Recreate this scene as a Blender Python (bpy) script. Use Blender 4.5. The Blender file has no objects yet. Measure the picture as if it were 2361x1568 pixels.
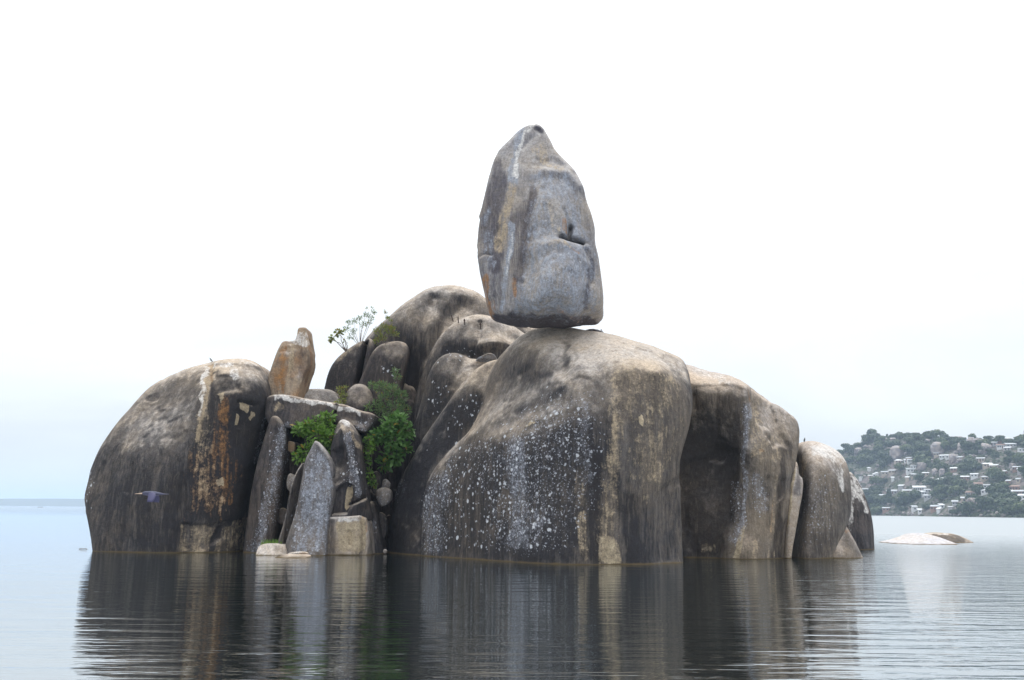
import bpy, bmesh, math, random
import numpy as np
from mathutils import Vector, Matrix
random.seed(7); RNG = np.random.default_rng(7)
SC = bpy.context.scene
COL = SC.collection

# ------------------------------------------------------------------ camera
F_PX, CAM_H = 1024.0, 2.0                 # focal length in pixels of a 1024 wide frame, eye height above the lake
SLOPE = 0.009                             # the horizon drops slightly to the right
ROLL = math.atan(SLOPE)
PITCH = math.atan((505.5 + SLOPE * (512 - 40) - 340) * math.cos(ROLL) / F_PX)
FW = np.array([0, math.cos(PITCH), math.sin(PITCH)])
_R0 = np.array([1.0, 0, 0]); _U0 = np.array([0, -math.sin(PITCH), math.cos(PITCH)])
RT = math.cos(ROLL) * _R0 + math.sin(ROLL) * _U0
UP = -math.sin(ROLL) * _R0 + math.cos(ROLL) * _U0
cam = bpy.data.cameras.new('camera'); cam.sensor_width = 36; cam.lens = 36 * F_PX / 1024
cam.clip_start = 0.1; cam.clip_end = 40000
camo = bpy.data.objects.new('camera', cam); COL.objects.link(camo)
M = Matrix((RT.tolist(), UP.tolist(), (-FW).tolist())).transposed().to_4x4()
M.translation = (0, 0, CAM_H)
camo.matrix_world = M
SC.camera = camo

# ------------------------------------------------------------------ sky, sun, exposure
SUN_EL, SUN_AZ = math.radians(62), math.radians(35)     # azimuth measured from +Y (behind the rocks) towards +X
SC.world = bpy.data.worlds.new('World'); SC.world.use_nodes = True
wn = SC.world.node_tree; wn.nodes.clear(); wl = wn.links.new
def wnode(t, **kw):
    n = wn.nodes.new(t)
    for k, v in kw.items(): setattr(n, k, v)
    return n
sky = wnode('ShaderNodeTexSky', sky_type='NISHITA', sun_disc=False)
sky.sun_elevation = SUN_EL; sky.sun_rotation = SUN_AZ; sky.air_density = 1.2; sky.dust_density = 3.0
tc = wnode('ShaderNodeTexCoord'); sep = wnode('ShaderNodeSeparateXYZ'); wl(tc.outputs['Generated'], sep.inputs[0])
# overcast: radiance rises from the horizon to the zenith, soft cloud banks on top
cr = wnode('ShaderNodeValToRGB'); wl(sep.outputs['Z'], cr.inputs[0])
e = cr.color_ramp.elements
e[0].position = 0.0; e[0].color = (0.332, 0.357, 0.375, 1)
e[1].position = 1.0; e[1].color = (0.90, 0.90, 0.90, 1)
for p, c in ((0.07, (0.350, 0.372, 0.386, 1)), (0.15, (0.40, 0.417, 0.427, 1)), (0.3, (0.47, 0.48, 0.487, 1)), (0.55, (0.60, 0.605, 0.61, 1))):
    q = e.new(p); q.color = c
mp = wnode('ShaderNodeMapping'); mp.inputs['Scale'].default_value = (1.0, 1.0, 3.2); wl(tc.outputs['Generated'], mp.inputs[0])
nz = wnode('ShaderNodeTexNoise'); nz.inputs['Scale'].default_value = 2.1; nz.inputs['Detail'].default_value = 5
nz.inputs['Distortion'].default_value = 0.6; wl(mp.outputs[0], nz.inputs[0])
mr = wnode('ShaderNodeMapRange'); mr.inputs[1].default_value = 0.3; mr.inputs[2].default_value = 0.7
mr.inputs[3].default_value = 0.86; mr.inputs[4].default_value = 1.10; wl(nz.outputs[0], mr.inputs[0])
mul = wnode('ShaderNodeVectorMath', operation='MULTIPLY'); wl(cr.outputs[0], mul.inputs[0]); wl(mr.outputs[0], mul.inputs[1])
sc30 = wnode('ShaderNodeVectorMath', operation='SCALE'); wl(mul.outputs[0], sc30.inputs[0]); sc30.inputs['Scale'].default_value = 27.0
mix = wnode('ShaderNodeMix', data_type='RGBA'); mix.inputs[0].default_value = 0.93
wl(sky.outputs[0], mix.inputs[6]); wl(sc30.outputs[0], mix.inputs[7])
bg = wnode('ShaderNodeBackground'); bg.inputs[1].default_value = 0.1; wl(mix.outputs[2], bg.inputs[0])
wo = wnode('ShaderNodeOutputWorld'); wl(bg.outputs[0], wo.inputs[0])
sun = bpy.data.lights.new('sun', 'SUN'); sun.energy = 1.2; sun.angle = math.radians(22); sun.color = (1.0, 0.965, 0.92)
suno = bpy.data.objects.new('sun', sun); COL.objects.link(suno)
sd = Vector((math.cos(SUN_EL) * math.sin(SUN_AZ), math.cos(SUN_EL) * math.cos(SUN_AZ), math.sin(SUN_EL)))
suno.rotation_euler = sd.to_track_quat('Z', 'Y').to_euler(); suno.location = (40, 60, 90)
vs = SC.view_settings; vs.view_transform = 'Standard'; vs.look = 'None'; vs.exposure = 0.0; vs.gamma = 1.0; vs.use_curve_mapping = False
SC.cycles.use_denoising = True
SC.cycles.max_bounces = 6; SC.cycles.volume_bounces = 1

# ------------------------------------------------------------------ pixel helpers (photo measured 2361 px wide)
KD = 1024 / 2361.0
def ray(px, py):
    x = (px * KD - 512) / F_PX; y = (340 - py * KD) / F_PX
    return FW + RT * x + UP * y
def at(px, py, Y):
    r = ray(px, py); t = Y / r[1]
    return np.array([r[0] * t, Y, CAM_H + r[2] * t])
def proj(P):
    d = P - np.array([0, 0, CAM_H]); w = d @ FW
    return np.stack([(512 + F_PX * (d @ RT) / w) / KD, (340 - F_PX * (d @ UP) / w) / KD], -1)

# ------------------------------------------------------------------ naming helpers
def tag(o, label=None, cat=None, group=None, kind=None):
    if label: o['label'] = label
    if cat: o['category'] = cat
    if group: o['group'] = group
    if kind: o['kind'] = kind
    return o
def link(name, me, mat=None, parent=None, loc=None):
    o = bpy.data.objects.new(name, me); COL.objects.link(o)
    if mat and not me.materials: me.materials.append(mat)
    if loc is not None: o.location = loc
    if parent: o.parent = parent
    return o
def empty(name, loc, rz=0.0):
    o = bpy.data.objects.new(name, None); COL.objects.link(o)
    o.location = loc; o.rotation_euler = (0, 0, rz); o.empty_display_size = 0.2
    return o
def mesh_np(name, V, Fq, smooth=True):
    me = bpy.data.meshes.new(name); n = len(V); m = len(Fq); k = Fq.shape[1]
    me.vertices.add(n); me.vertices.foreach_set('co', np.ascontiguousarray(V, dtype=np.float32).ravel())
    me.loops.add(m * k); me.loops.foreach_set('vertex_index', np.ascontiguousarray(Fq, dtype=np.int32).ravel())
    me.polygons.add(m); me.polygons.foreach_set('loop_start', np.arange(0, m * k, k, dtype=np.int32))
    me.polygons.foreach_set('use_smooth', np.full(m, smooth, dtype=bool))
    me.update(calc_edges=True); me.validate()
    return me
def mesh_py(name, V, Fc, smooth=False):
    me = bpy.data.meshes.new(name); me.from_pydata([tuple(map(float, v)) for v in V], [], Fc)
    if smooth: me.polygons.foreach_set('use_smooth', [True] * len(me.polygons))
    me.update(); return me

# ------------------------------------------------------------------ numpy noise
TAB = RNG.random((32, 32, 32)).astype(np.float32)
def vnoise(P):
    i = np.floor(P).astype(int); f = (P - i); f = f * f * (3 - 2 * f); i &= 31; j = (i + 1) & 31
    x0, y0, z0 = i[..., 0], i[..., 1], i[..., 2]; x1, y1, z1 = j[..., 0], j[..., 1], j[..., 2]
    fx, fy, fz = f[..., 0], f[..., 1], f[..., 2]
    a = TAB[x0, y0, z0] * (1 - fx) + TAB[x1, y0, z0] * fx; b = TAB[x0, y1, z0] * (1 - fx) + TAB[x1, y1, z0] * fx
    c = TAB[x0, y0, z1] * (1 - fx) + TAB[x1, y0, z1] * fx; d = TAB[x0, y1, z1] * (1 - fx) + TAB[x1, y1, z1] * fx
    return (a * (1 - fy) + b * fy) * (1 - fz) + (c * (1 - fy) + d * fy) * fz
def fbm(P, o=4):
    s = 0; a = 0.5; t = 0
    for k in range(o): s = s + a * (vnoise(P * 2.03 ** k + 7.3 * k) - 0.5) * 2; t += a; a *= 0.5
    return s / t

# ------------------------------------------------------------------ implicit rock modelling
def seg_d(px, pz, pts, closed):
    n = len(pts); best = np.full(px.shape, 1e9, np.float32); ins = np.zeros(px.shape, bool)
    for i in range(n if closed else n - 1):
        a = pts[i]; b = pts[(i + 1) % n]; ex, ez = b[0] - a[0], b[1] - a[1]; wx, wz = px - a[0], pz - a[1]
        t = np.clip((wx * ex + wz * ez) / max(ex * ex + ez * ez, 1e-9), 0, 1)
        best = np.minimum(best, (wx - ex * t) ** 2 + (wz - ez * t) ** 2)
        if closed and ez != 0:
            c = ((a[1] <= pz) & (b[1] > pz)) | ((b[1] <= pz) & (a[1] > pz))
            ins ^= c & (px < a[0] + (pz - a[1]) / ez * ex)
    d = np.sqrt(best)
    return np.where(ins, -d, d) if closed else d
def chaikin(p, n):
    p = np.array(p, float)
    for _ in range(n):
        q = np.roll(p, -1, 0); p = np.stack([0.75 * p + 0.25 * q, 0.25 * p + 0.75 * q], 1).reshape(-1, p.shape[1])
    return p
def smax(a, b, k):
    if k <= 0: return np.maximum(a, b)
    h = np.maximum(k - np.abs(a - b), 0) / k
    return np.maximum(a, b) + h * h * k * 0.25
def smin(a, b, k): return -smax(-a, -b, k)
class TPS:
    def __init__(s, pts, reg=0.02):
        s.c = np.array([[p[0], p[1]] for p in pts]); v = np.array([p[2] for p in pts]); n = len(v)
        K = s.k(np.linalg.norm(s.c[:, None] - s.c[None], axis=2)) + reg * np.eye(n)
        Pm = np.c_[np.ones(n), s.c]; A = np.block([[K, Pm], [Pm.T, np.zeros((3, 3))]])
        s.w = np.linalg.lstsq(A, np.r_[v, 0, 0, 0], rcond=None)[0]
    def k(s, r): return np.where(r > 1e-6, r * r * np.log(np.maximum(r, 1e-6)), 0)
    def __call__(s, X, Z):
        o = s.w[-3] + s.w[-2] * X + s.w[-1] * Z
        for (cx, cz), w in zip(s.c, s.w[:-3]): o = o + w * s.k(np.hypot(X - cx, Z - cz))
        return o
class Lobe:
    """outline (px,py[,Y]), front depth control points (px,py,Y), back depth, rounding"""
    def __init__(s, outline, Y0, front, back, k=0.6, kb=1.2, sm=2, feats=(), taper=0.0):
        s.poly = np.array([at(p[0], p[1], p[2] if len(p) > 2 else Y0)[[0, 2]] for p in outline])
        s.poly = chaikin(s.poly, sm); s.Y0 = Y0; s.back = back; s.k = k; s.kb = kb; s.taper = taper
        ctl = []
        for p in front:
            w = at(*p); ctl.append((w[0], w[2], p[2]))
        s.tps = TPS(ctl) if len(ctl) > 2 else (lambda X, Z: np.full(np.shape(X), ctl[0][2] if ctl else Y0 - 1.0))
        ys = [p[2] for p in front] or [Y0 - 1]
        s.ylo = min(ys) - 1.0; s.yhi = back
        s.clip = (min(ys) - 0.8, back - 0.3); s.feats = feats
    def surf(s, px, py):
        Y = (s.clip[0] + s.clip[1]) / 2
        for _ in range(12):
            w = at(px, py, Y); Y = 0.3 * Y + 0.7 * float(np.clip(s.tps(w[0], w[2]), *s.clip))
        return at(px, py, Y)
    def field(s, X, Y, Z):
        X2, Z2 = np.meshgrid(X, Z, indexing='ij')
        fo = seg_d(X2, Z2, s.poly, True).astype(np.float32)
        fr = np.clip(s.tps(X2, Z2), *s.clip)
        for f in s.feats:
            if f[0] == 'line':      # ('line', pts, width m, depth m): + cuts in, - bulges out
                L = np.array([s.surf(*p)[[0, 2]] for p in f[1]])
                fr = fr + f[3] * np.exp(-(seg_d(X2, Z2, L, False) / f[2]) ** 2)
            elif f[0] == 'step':    # ('step', polygon, edge softness m, depth m)
                L = np.array([s.surf(*p)[[0, 2]] for p in f[1]])
                fr = fr + f[3] / (1 + np.exp(np.clip(seg_d(X2, Z2, L, True) / f[2] * 3, -30, 30)))
        gx, gz = np.gradient(fr, X[1] - X[0], Z[1] - Z[0])
        g = np.sqrt(1 + np.minimum(gx * gx + gz * gz, 9))
        ff = (fr[:, None, :] - Y[None, :, None]) / g[:, None, :]
        fb = Y - s.back
        o3 = fo[:, None, :] + (s.taper * np.maximum(0, Y - s.Y0 - 0.2))[None, :, None]
        d = smax(o3, ff, s.k)
        return smax(d, np.broadcast_to(fb[None, :, None], d.shape), s.kb).astype(np.float32)
def surface_nets(Fd, org, h):
    s = Fd < 0; nx, ny, nz = Fd.shape
    c = np.zeros((nx - 1, ny - 1, nz - 1), np.int8)
    offs = [(i, j, k) for i in (0, 1) for j in (0, 1) for k in (0, 1)]
    for i, j, k in offs: c += s[i:nx - 1 + i, j:ny - 1 + j, k:nz - 1 + k]
    I, J, K = np.nonzero((c > 0) & (c < 8)); n = len(I)
    idm = np.full(c.shape, -1, np.int32); idm[I, J, K] = np.arange(n)
    acc = np.zeros((n, 3)); cnt = np.zeros(n); fv = {o: Fd[I + o[0], J + o[1], K + o[2]] for o in offs}
    for a in offs:
        for ax in range(3):
            if a[ax]: continue
            b = list(a); b[ax] = 1; b = tuple(b); f0, f1 = fv[a], fv[b]; m = (f0 < 0) != (f1 < 0)
            t = np.where(m, f0 / np.where(m, f0 - f1, 1), 0); p = np.array(a, float)[None] * np.ones((n, 1)); p[:, ax] = t
            acc[m] += p[m]; cnt[m] += 1
    V = (acc / cnt[:, None] + np.stack([I, J, K], 1)) * h + org
    Q = []
    for ax in range(3):
        sl0 = [slice(None)] * 3; sl1 = [slice(None)] * 3; sl0[ax] = slice(0, -1); sl1[ax] = slice(1, None)
        a, b = s[tuple(sl0)], s[tuple(sl1)]; u, v = [(1, 2), (2, 0), (0, 1)][ax]
        P = np.stack(np.nonzero(a != b), 1); ok = (P[:, u] > 0) & (P[:, v] > 0) & (P[:, u] < Fd.shape[u] - 1) & (P[:, v] < Fd.shape[v] - 1); P = P[ok]
        fl = a[P[:, 0], P[:, 1], P[:, 2]]
        def cell(du, dv):
            q = P.copy(); q[:, u] += du; q[:, v] += dv; return idm[q[:, 0], q[:, 1], q[:, 2]]
        q = np.stack([cell(-1, -1), cell(0, -1), cell(0, 0), cell(-1, 0)], 1)
        q[~fl] = q[~fl][:, ::-1]; Q.append(q)
    return V, np.concatenate(Q)
def paint(P, N, strokes):
    D = proj(P); Pw = np.stack([P[:, 0] * 1.6, P[:, 1] * 1.6, P[:, 2] * 0.45], -1); Pf = P * np.array([3.5, 3.5, 1.4])
    D = D + np.stack([15 * fbm(Pw, 3) + 7 * fbm(Pf + 5, 3), 16 * fbm(Pw + 31, 3) + 5 * fbm(Pf + 40, 3)], -1)
    A = {k: np.zeros(len(P)) for k in ('dark', 'tan', 'rust', 'lichen', 'white', 'blue', 'clean', 'spot')}
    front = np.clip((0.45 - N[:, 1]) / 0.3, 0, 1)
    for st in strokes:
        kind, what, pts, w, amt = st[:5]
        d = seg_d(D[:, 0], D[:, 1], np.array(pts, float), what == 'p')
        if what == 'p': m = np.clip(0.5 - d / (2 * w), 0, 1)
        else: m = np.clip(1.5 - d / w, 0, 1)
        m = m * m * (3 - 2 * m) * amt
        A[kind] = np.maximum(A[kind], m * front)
    return A
def rock(name, label, lobes, h, mat, strokes=(), union=0.0, disp=0.05, dscale=0.7, lump=0.0, cat='boulder', group=None, chips=0.0):
    pad = 3 * h
    x0 = min(l.poly[:, 0].min() for l in lobes) - pad; x1 = max(l.poly[:, 0].max() for l in lobes) + pad
    z0 = max(-1.2, min(l.poly[:, 1].min() for l in lobes) - pad); z1 = max(l.poly[:, 1].max() for l in lobes) + pad
    y0 = min(l.ylo for l in lobes) - pad; y1 = max(l.yhi for l in lobes) + pad
    X = np.arange(x0, x1 + h, h); Y = np.arange(y0, y1 + h, h); Z = np.arange(z0, z1 + h, h)
    Fd = None
    for l in lobes:
        g = l.field(X, Y, Z); Fd = g if Fd is None else smin(Fd, g, union)
    Fd[:, :, 0] = np.maximum(Fd[:, :, 0], h * 0.5)          # closed below the water
    Fd[0] = np.maximum(Fd[0], h * .5); Fd[-1] = np.maximum(Fd[-1], h * .5); Fd[:, 0] = np.maximum(Fd[:, 0], h * .5); Fd[:, -1] = np.maximum(Fd[:, -1], h * .5)
    Fd[:, :, -1] = np.maximum(Fd[:, :, -1], h * .5)
    V, Q = surface_nets(Fd, np.array([x0, y0, z0]), h)
    me = mesh_np(name, V, Q); N = np.zeros(len(V) * 3, np.float32); me.vertex_normals.foreach_get('vector', N); N = N.reshape(-1, 3)
    seed = (sum(map(ord, label)) % 97) * 1.37
    dn = disp * fbm(V * np.array([dscale, dscale, dscale * 0.55]) + seed, 5)
    if lump: dn = dn + lump * fbm(V * 0.28 + seed * 2, 2)
    if chips:                                                # shallow flaked-off sheets with crisp edges
        q = fbm(V * np.array([0.55, 0.55, 0.4]) + seed * 3, 4); dn = dn - chips * np.clip((q - 0.12) * 14, 0, 1)
    V = V + N * dn[:, None]
    ctr = np.array([V[:, 0].mean(), V[:, 1].mean(), max(V[:, 2].min(), 0.0)])
    me.vertices.foreach_set('co', (V - ctr).astype(np.float32).ravel()); me.update()
    N = np.zeros(len(V) * 3, np.float32); me.vertex_normals.foreach_get('vector', N); N = N.reshape(-1, 3)
    A = paint(V, N, strokes)
    for an, ks in (('mask_a', ('dark', 'tan', 'rust', 'clean')), ('mask_b', ('lichen', 'white', 'blue', 'spot'))):
        at_ = me.attributes.new(an, 'FLOAT_COLOR', 'POINT')
        at_.data.foreach_set('color', np.stack([A[k] for k in ks], 1).astype(np.float32).ravel())
    o = link(name, me, mat, loc=ctr); tag(o, label, cat, group)
    return o

# ------------------------------------------------------------------ material helpers
class NT:
    def __init__(s, name):
        s.m = bpy.data.materials.new(name); s.m.use_nodes = True; s.t = s.m.node_tree; s.t.nodes.clear()
        s.out = s.t.nodes.new('ShaderNodeOutputMaterial')
    def n(s, t, ins=None, **kw):
        q = s.t.nodes.new(t)
        for k, v in kw.items(): setattr(q, k, v)
        for k, v in (ins or {}).items(): s.set(q.inputs[k], v)
        return q
    def set(s, sock, v):
        if isinstance(v, bpy.types.NodeSocket): s.t.links.new(v, sock)
        elif isinstance(v, bpy.types.Node): s.t.links.new(v.outputs[0], sock)
        else: sock.default_value = v
    def math(s, op, a, b=0.0, c=None, clamp=False):
        q = s.n('ShaderNodeMath', {0: a, 1: b}, operation=op, use_clamp=clamp)
        if c is not None: s.set(q.inputs[2], c)
        return q.outputs[0]
    def step(s, v, a, b, lo=0.0, hi=1.0):
        return s.n('ShaderNodeMapRange', {0: v, 1: a, 2: b, 3: lo, 4: hi}, interpolation_type='SMOOTHSTEP').outputs[0]
    def mix(s, f, a, b, blend='MIX'):
        q = s.n('ShaderNodeMix', {0: f, 6: a, 7: b}, data_type='RGBA', blend_type=blend, clamp_factor=True); return q.outputs[2]
    def noise(s, vec, scale, detail=4, rough=0.55, dist=0.0):
        return s.n('ShaderNodeTexNoise', {'Vector': vec, 'Scale': scale, 'Detail': detail, 'Roughness': rough, 'Distortion': dist}).outputs[0]
    def bsdf(s, **kw):
        b = s.n('ShaderNodeBsdfPrincipled')
        for k, v in kw.items(): s.set(b.inputs[k], v)
        s.t.links.new(b.outputs[0], s.out.inputs[0]); return b
def c4(r, g, b): return (r, g, b, 1.0)

def rock_mat(name, light=(0.51, 0.455, 0.385), mid=(0.155, 0.138, 0.122), dark=(0.028, 0.0265, 0.029), varnish_shade=0.52, slope=(0.05, 0.75), bump=0.5, streak_amt=1.0, warm=0.0, attrs=True):
    t = NT(name)
    geo = t.n('ShaderNodeNewGeometry'); P = geo.outputs['Position']
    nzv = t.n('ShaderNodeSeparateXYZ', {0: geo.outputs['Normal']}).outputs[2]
    pz = t.n('ShaderNodeSeparateXYZ', {0: P}).outputs[2]
    st = t.n('ShaderNodeMapping', {'Vector': P, 'Scale': (1.0, 1.0, 0.10)}).outputs[0]
    wcol = t.n('ShaderNodeTexNoise', {'Vector': P, 'Scale': 0.9, 'Detail': 3}).outputs[1]
    warp = t.n('ShaderNodeVectorMath', {0: st, 1: t.n('ShaderNodeVectorMath', {0: wcol, 'Scale': 0.22}, operation='SCALE').outputs[0]}, operation='ADD').outputs[0]
    cen = lambda v, a: t.math('MULTIPLY', t.math('SUBTRACT', v, 0.5), a)
    add = lambda *v: v[0] if len(v) == 1 else t.math('ADD', v[0], add(*v[1:]))
    streak = t.noise(warp, 1.9, 5, 0.6); streak2 = t.noise(warp, 6.5, 5, 0.65); streak3 = t.noise(warp, 19, 3, 0.6)
    broad = t.noise(P, 0.33, 5, 0.6); med = t.noise(P, 1.6, 7, 0.68); mot = t.noise(P, 4.2, 6, 0.72); grain = t.noise(P, 11, 7, 0.75); fine = t.noise(P, 34, 4, 0.8)
    # weathering plus painted light: pale bare crowns, biofilm and shade streaking the flanks
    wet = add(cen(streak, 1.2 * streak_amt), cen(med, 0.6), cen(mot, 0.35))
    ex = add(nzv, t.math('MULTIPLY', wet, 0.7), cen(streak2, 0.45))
    bare_lit = t.step(ex, slope[0], slope[1])
    cov = add(wet, cen(broad, 1.0), cen(streak2, 1.4), cen(streak3, 0.9), cen(grain, 0.6), cen(mot, 0.5), varnish_shade)
    if attrs:
        ma = t.n('ShaderNodeAttribute', attribute_name='mask_a'); sa = t.n('ShaderNodeSeparateColor', {0: ma.outputs['Color']})
        mb = t.n('ShaderNodeAttribute', attribute_name='mask_b'); sb = t.n('ShaderNodeSeparateColor', {0: mb.outputs['Color']})
        dk, tn, ru, cl = sa.outputs[0], sa.outputs[1], sa.outputs[2], ma.outputs['Alpha']
        li, wh, bl, sp = sb.outputs[0], sb.outputs[1], sb.outputs[2], mb.outputs['Alpha']
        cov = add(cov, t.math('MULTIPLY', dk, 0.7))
        bare_lit = t.math('MULTIPLY', bare_lit, t.math('SUBTRACT', 1.0, t.math('MULTIPLY', dk, 0.75)))
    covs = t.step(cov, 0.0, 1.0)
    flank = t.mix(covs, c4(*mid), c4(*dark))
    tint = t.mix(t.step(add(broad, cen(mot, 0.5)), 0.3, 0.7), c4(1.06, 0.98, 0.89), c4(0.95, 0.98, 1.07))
    base = t.mix(bare_lit, flank, c4(*light))
    base = t.mix(1.0, base, tint, 'MULTIPLY')
    if warm: base = t.mix(t.math('MULTIPLY', t.step(add(t.noise(P, 0.9, 5, 0.65), cen(mot, 0.4)), 0.40, 0.68), warm), base, c4(0.32, 0.17, 0.07))
    if attrs:
        nb = add(cen(med, 1.2), cen(streak2, 1.5), cen(mot, 0.9), cen(grain, 0.8))
        def mask(m, a=0.30, b=0.95, g=1.0): return t.step(add(m, t.math('MULTIPLY', nb, t.math('MULTIPLY', t.step(m, 0.0, 0.2), g))), a, b)
        base = t.mix(t.math('MULTIPLY', mask(bl, 0.2, 0.95), 0.8), base, t.mix(mot, c4(0.22, 0.245, 0.30), c4(0.38, 0.415, 0.48)))
        base = t.mix(t.math('MULTIPLY', mask(ru), 0.8), base, t.mix(mot, c4(0.15, 0.075, 0.03), c4(0.40, 0.20, 0.07)))
        base = t.mix(t.math('MULTIPLY', mask(tn), 0.85), base, t.mix(med, c4(0.25, 0.19, 0.125), c4(0.50, 0.41, 0.29)))
        base = t.mix(t.math('MULTIPLY', mask(wh), 0.85), base, c4(0.62, 0.60, 0.58))
        base = t.mix(t.math('MULTIPLY', t.step(add(cl, t.math('MULTIPLY', t.math('MULTIPLY', nb, 0.35), t.step(cl, 0.0, 0.2))), 0.35, 0.6), 0.92), base, t.mix(add(cen(mot, 1.4), 0.5), c4(0.27, 0.21, 0.135), c4(0.50, 0.42, 0.30)))
        # lichen: crisp rosettes plus a dusting that thickens where the film is denser
        jit = t.n('ShaderNodeVectorMath', {0: P, 1: t.n('ShaderNodeVectorMath', {0: t.n('ShaderNodeTexNoise', {'Vector': P, 'Scale': 8.0, 'Detail': 3}).outputs[1], 'Scale': 0.16}, operation='SCALE').outputs[0]}, operation='ADD').outputs[0]
        def rosette(scale):
            v = t.n('ShaderNodeTexVoronoi', {'Vector': jit, 'Scale': scale}); rv = t.n('ShaderNodeSeparateColor', {0: v.outputs['Color']})
            return v.outputs['Distance'], rv.outputs[0], rv.outputs[1]
        d1, r1, r1b = rosette(4.6); d2, r2, r2b = rosette(8.0); d3, r3, r3b = rosette(17.0)
        nl = t.noise(P, 0.8, 5, 0.65)
        ring = lambda d, rb, a, b: t.math('SUBTRACT', 1.0, t.step(d, t.math('MULTIPLY', rb, a), add(t.math('MULTIPLY', rb, b), 0.07)))
        on1 = t.math('MULTIPLY', t.step(sp, 0.02, 0.1), t.math('LESS_THAN', add(r1, cen(nl, 1.7)), t.math('MULTIPLY', sp, 0.62)))
        m1 = t.math('MULTIPLY', on1, ring(d1, r1b, 0.26, 0.40))
        on2 = t.math('MULTIPLY', t.step(add(sp, li), 0.02, 0.1), t.math('LESS_THAN', add(r2, cen(nl, 1.1), cen(streak, 0.8)), t.math('MULTIPLY', add(t.math('MULTIPLY', sp, 0.5), t.math('MULTIPLY', li, 0.7)), 0.62)))
        m2 = t.math('MULTIPLY', on2, ring(d2, r2b, 0.34, 0.48))
        on3 = t.math('MULTIPLY', t.step(li, 0.02, 0.1), t.math('LESS_THAN', add(r3, cen(nl, 0.8), cen(streak2, 1.0)), t.math('MULTIPLY', li, 0.75)))
        m3 = t.math('MULTIPLY', on3, ring(d3, r3b, 0.45, 0.6))
        dust = t.math('MULTIPLY', t.step(add(t.math('MULTIPLY', li, 0.55), cen(mot, 1.0), cen(grain, 0.8), cen(streak2, 0.8)), 0.25, 0.9), t.step(li, 0.0, 0.25))
        base = t.mix(t.math('MULTIPLY', dust, 0.62), base, c4(0.27, 0.285, 0.33))
        base = t.mix(t.math('MULTIPLY', m3, 0.55), base, c4(0.42, 0.44, 0.50))
        base = t.mix(t.math('MULTIPLY', m2, 0.75), base, c4(0.46, 0.48, 0.53))
        base = t.mix(t.math('MULTIPLY', m1, 0.9), base, c4(0.54, 0.56, 0.60))
    # mineral grain
    g = add(t.math('MULTIPLY', grain, 0.7), t.math('MULTIPLY', fine, 0.6), t.math('MULTIPLY', mot, 0.5))
    base = t.mix(1.0, base, t.n('ShaderNodeCombineColor', {0: t.step(g, 0.58, 1.22, 0.42, 1.58), 1: t.step(g, 0.58, 1.22, 0.42, 1.57), 2: t.step(g, 0.58, 1.22, 0.44, 1.55)}).outputs[0], 'MULTIPLY')
    # tide mark: an ochre algae line just above the lake
    lvl = add(pz, cen(t.noise(P, 1.3, 3), 0.12))
    base = t.mix(t.math('SUBTRACT', 1.0, t.step(lvl, 0.0, 0.075)), base, c4(0.115, 0.082, 0.04))
    hgt = add(med, t.math('MULTIPLY', mot, 0.5), t.math('MULTIPLY', grain, 0.32), t.math('MULTIPLY', fine, 0.10), t.math('MULTIPLY', streak2, 0.35))
    bp = t.n('ShaderNodeBump', {'Height': hgt, 'Strength': bump, 'Distance': 0.34})
    t.bsdf(**{'Base Color': base, 'Roughness': t.step(grain, 0.3, 0.7, 0.7, 0.95), 'Specular IOR Level': 0.25, 'Normal': bp.outputs[0]})
    return t.m
def plain(name, col, rough=0.7, var=0.25, scale=6.0, **kw):
    t = NT(name); P = t.n('ShaderNodeTexCoord').outputs['Object']; n = t.noise(P, scale, 4, 0.65)
    a = tuple(max(0, v * (1 - var)) for v in col); b = tuple(min(1, v * (1 + var)) for v in col)
    t.bsdf(**{'Base Color': t.mix(n, c4(*a), c4(*b)), 'Roughness': rough, **kw}); return t.m
def leaf_mat(name, a, b, yellow=0.06):
    t = NT(name); geo = t.n('ShaderNodeNewGeometry'); r = geo.outputs['Random Per Island']; oi = t.n('ShaderNodeObjectInfo').outputs['Random']
    rr = t.math('FRACT', t.math('ADD', r, oi))
    c = t.mix(rr, c4(*a), c4(*b)); c = t.mix(t.math('GREATER_THAN', rr, 1 - yellow), c, c4(0.28, 0.20, 0.035))
    b_ = t.n('ShaderNodeBsdfPrincipled', {'Base Color': c, 'Roughness': 0.45, 'Specular IOR Level': 0.4})
    tr = t.n('ShaderNodeBsdfTranslucent', {0: c}); mx = t.n('ShaderNodeMixShader', {0: 0.3, 1: b_.outputs[0], 2: tr.outputs[0]})
    t.t.links.new(mx.outputs[0], t.out.inputs[0]); return t.m

MAT_MAIN = rock_mat('granite_main', varnish_shade=0.56, slope=(0.22, 0.92))
MAT_LEFT = rock_mat('granite_left', varnish_shade=0.64, slope=(0.28, 0.95))
MAT_DARK = rock_mat('granite_dark', light=(0.40, 0.35, 0.29), mid=(0.125, 0.108, 0.10), varnish_shade=0.62, slope=(0.3, 0.98))
MAT_BAL = rock_mat('granite_balanced', light=(0.46, 0.43, 0.39), mid=(0.34, 0.325, 0.31), dark=(0.095, 0.088, 0.10), varnish_shade=0.40, slope=(0.0, 0.85))
MAT_GREY = rock_mat('granite_grey', light=(0.44, 0.41, 0.37), mid=(0.20, 0.185, 0.175), varnish_shade=0.40, slope=(0.15, 0.9))
MAT_PALE = rock_mat('granite_pale', light=(0.60, 0.54, 0.47), mid=(0.36, 0.31, 0.255), dark=(0.12, 0.105, 0.095), varnish_shade=0.22, slope=(-0.1, 0.6))
MAT_ORANGE = rock_mat('granite_ochre', light=(0.50, 0.45, 0.40), mid=(0.33, 0.265, 0.19), dark=(0.11, 0.085, 0.07), varnish_shade=0.30, slope=(0.2, 0.9), warm=0.5)
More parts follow.
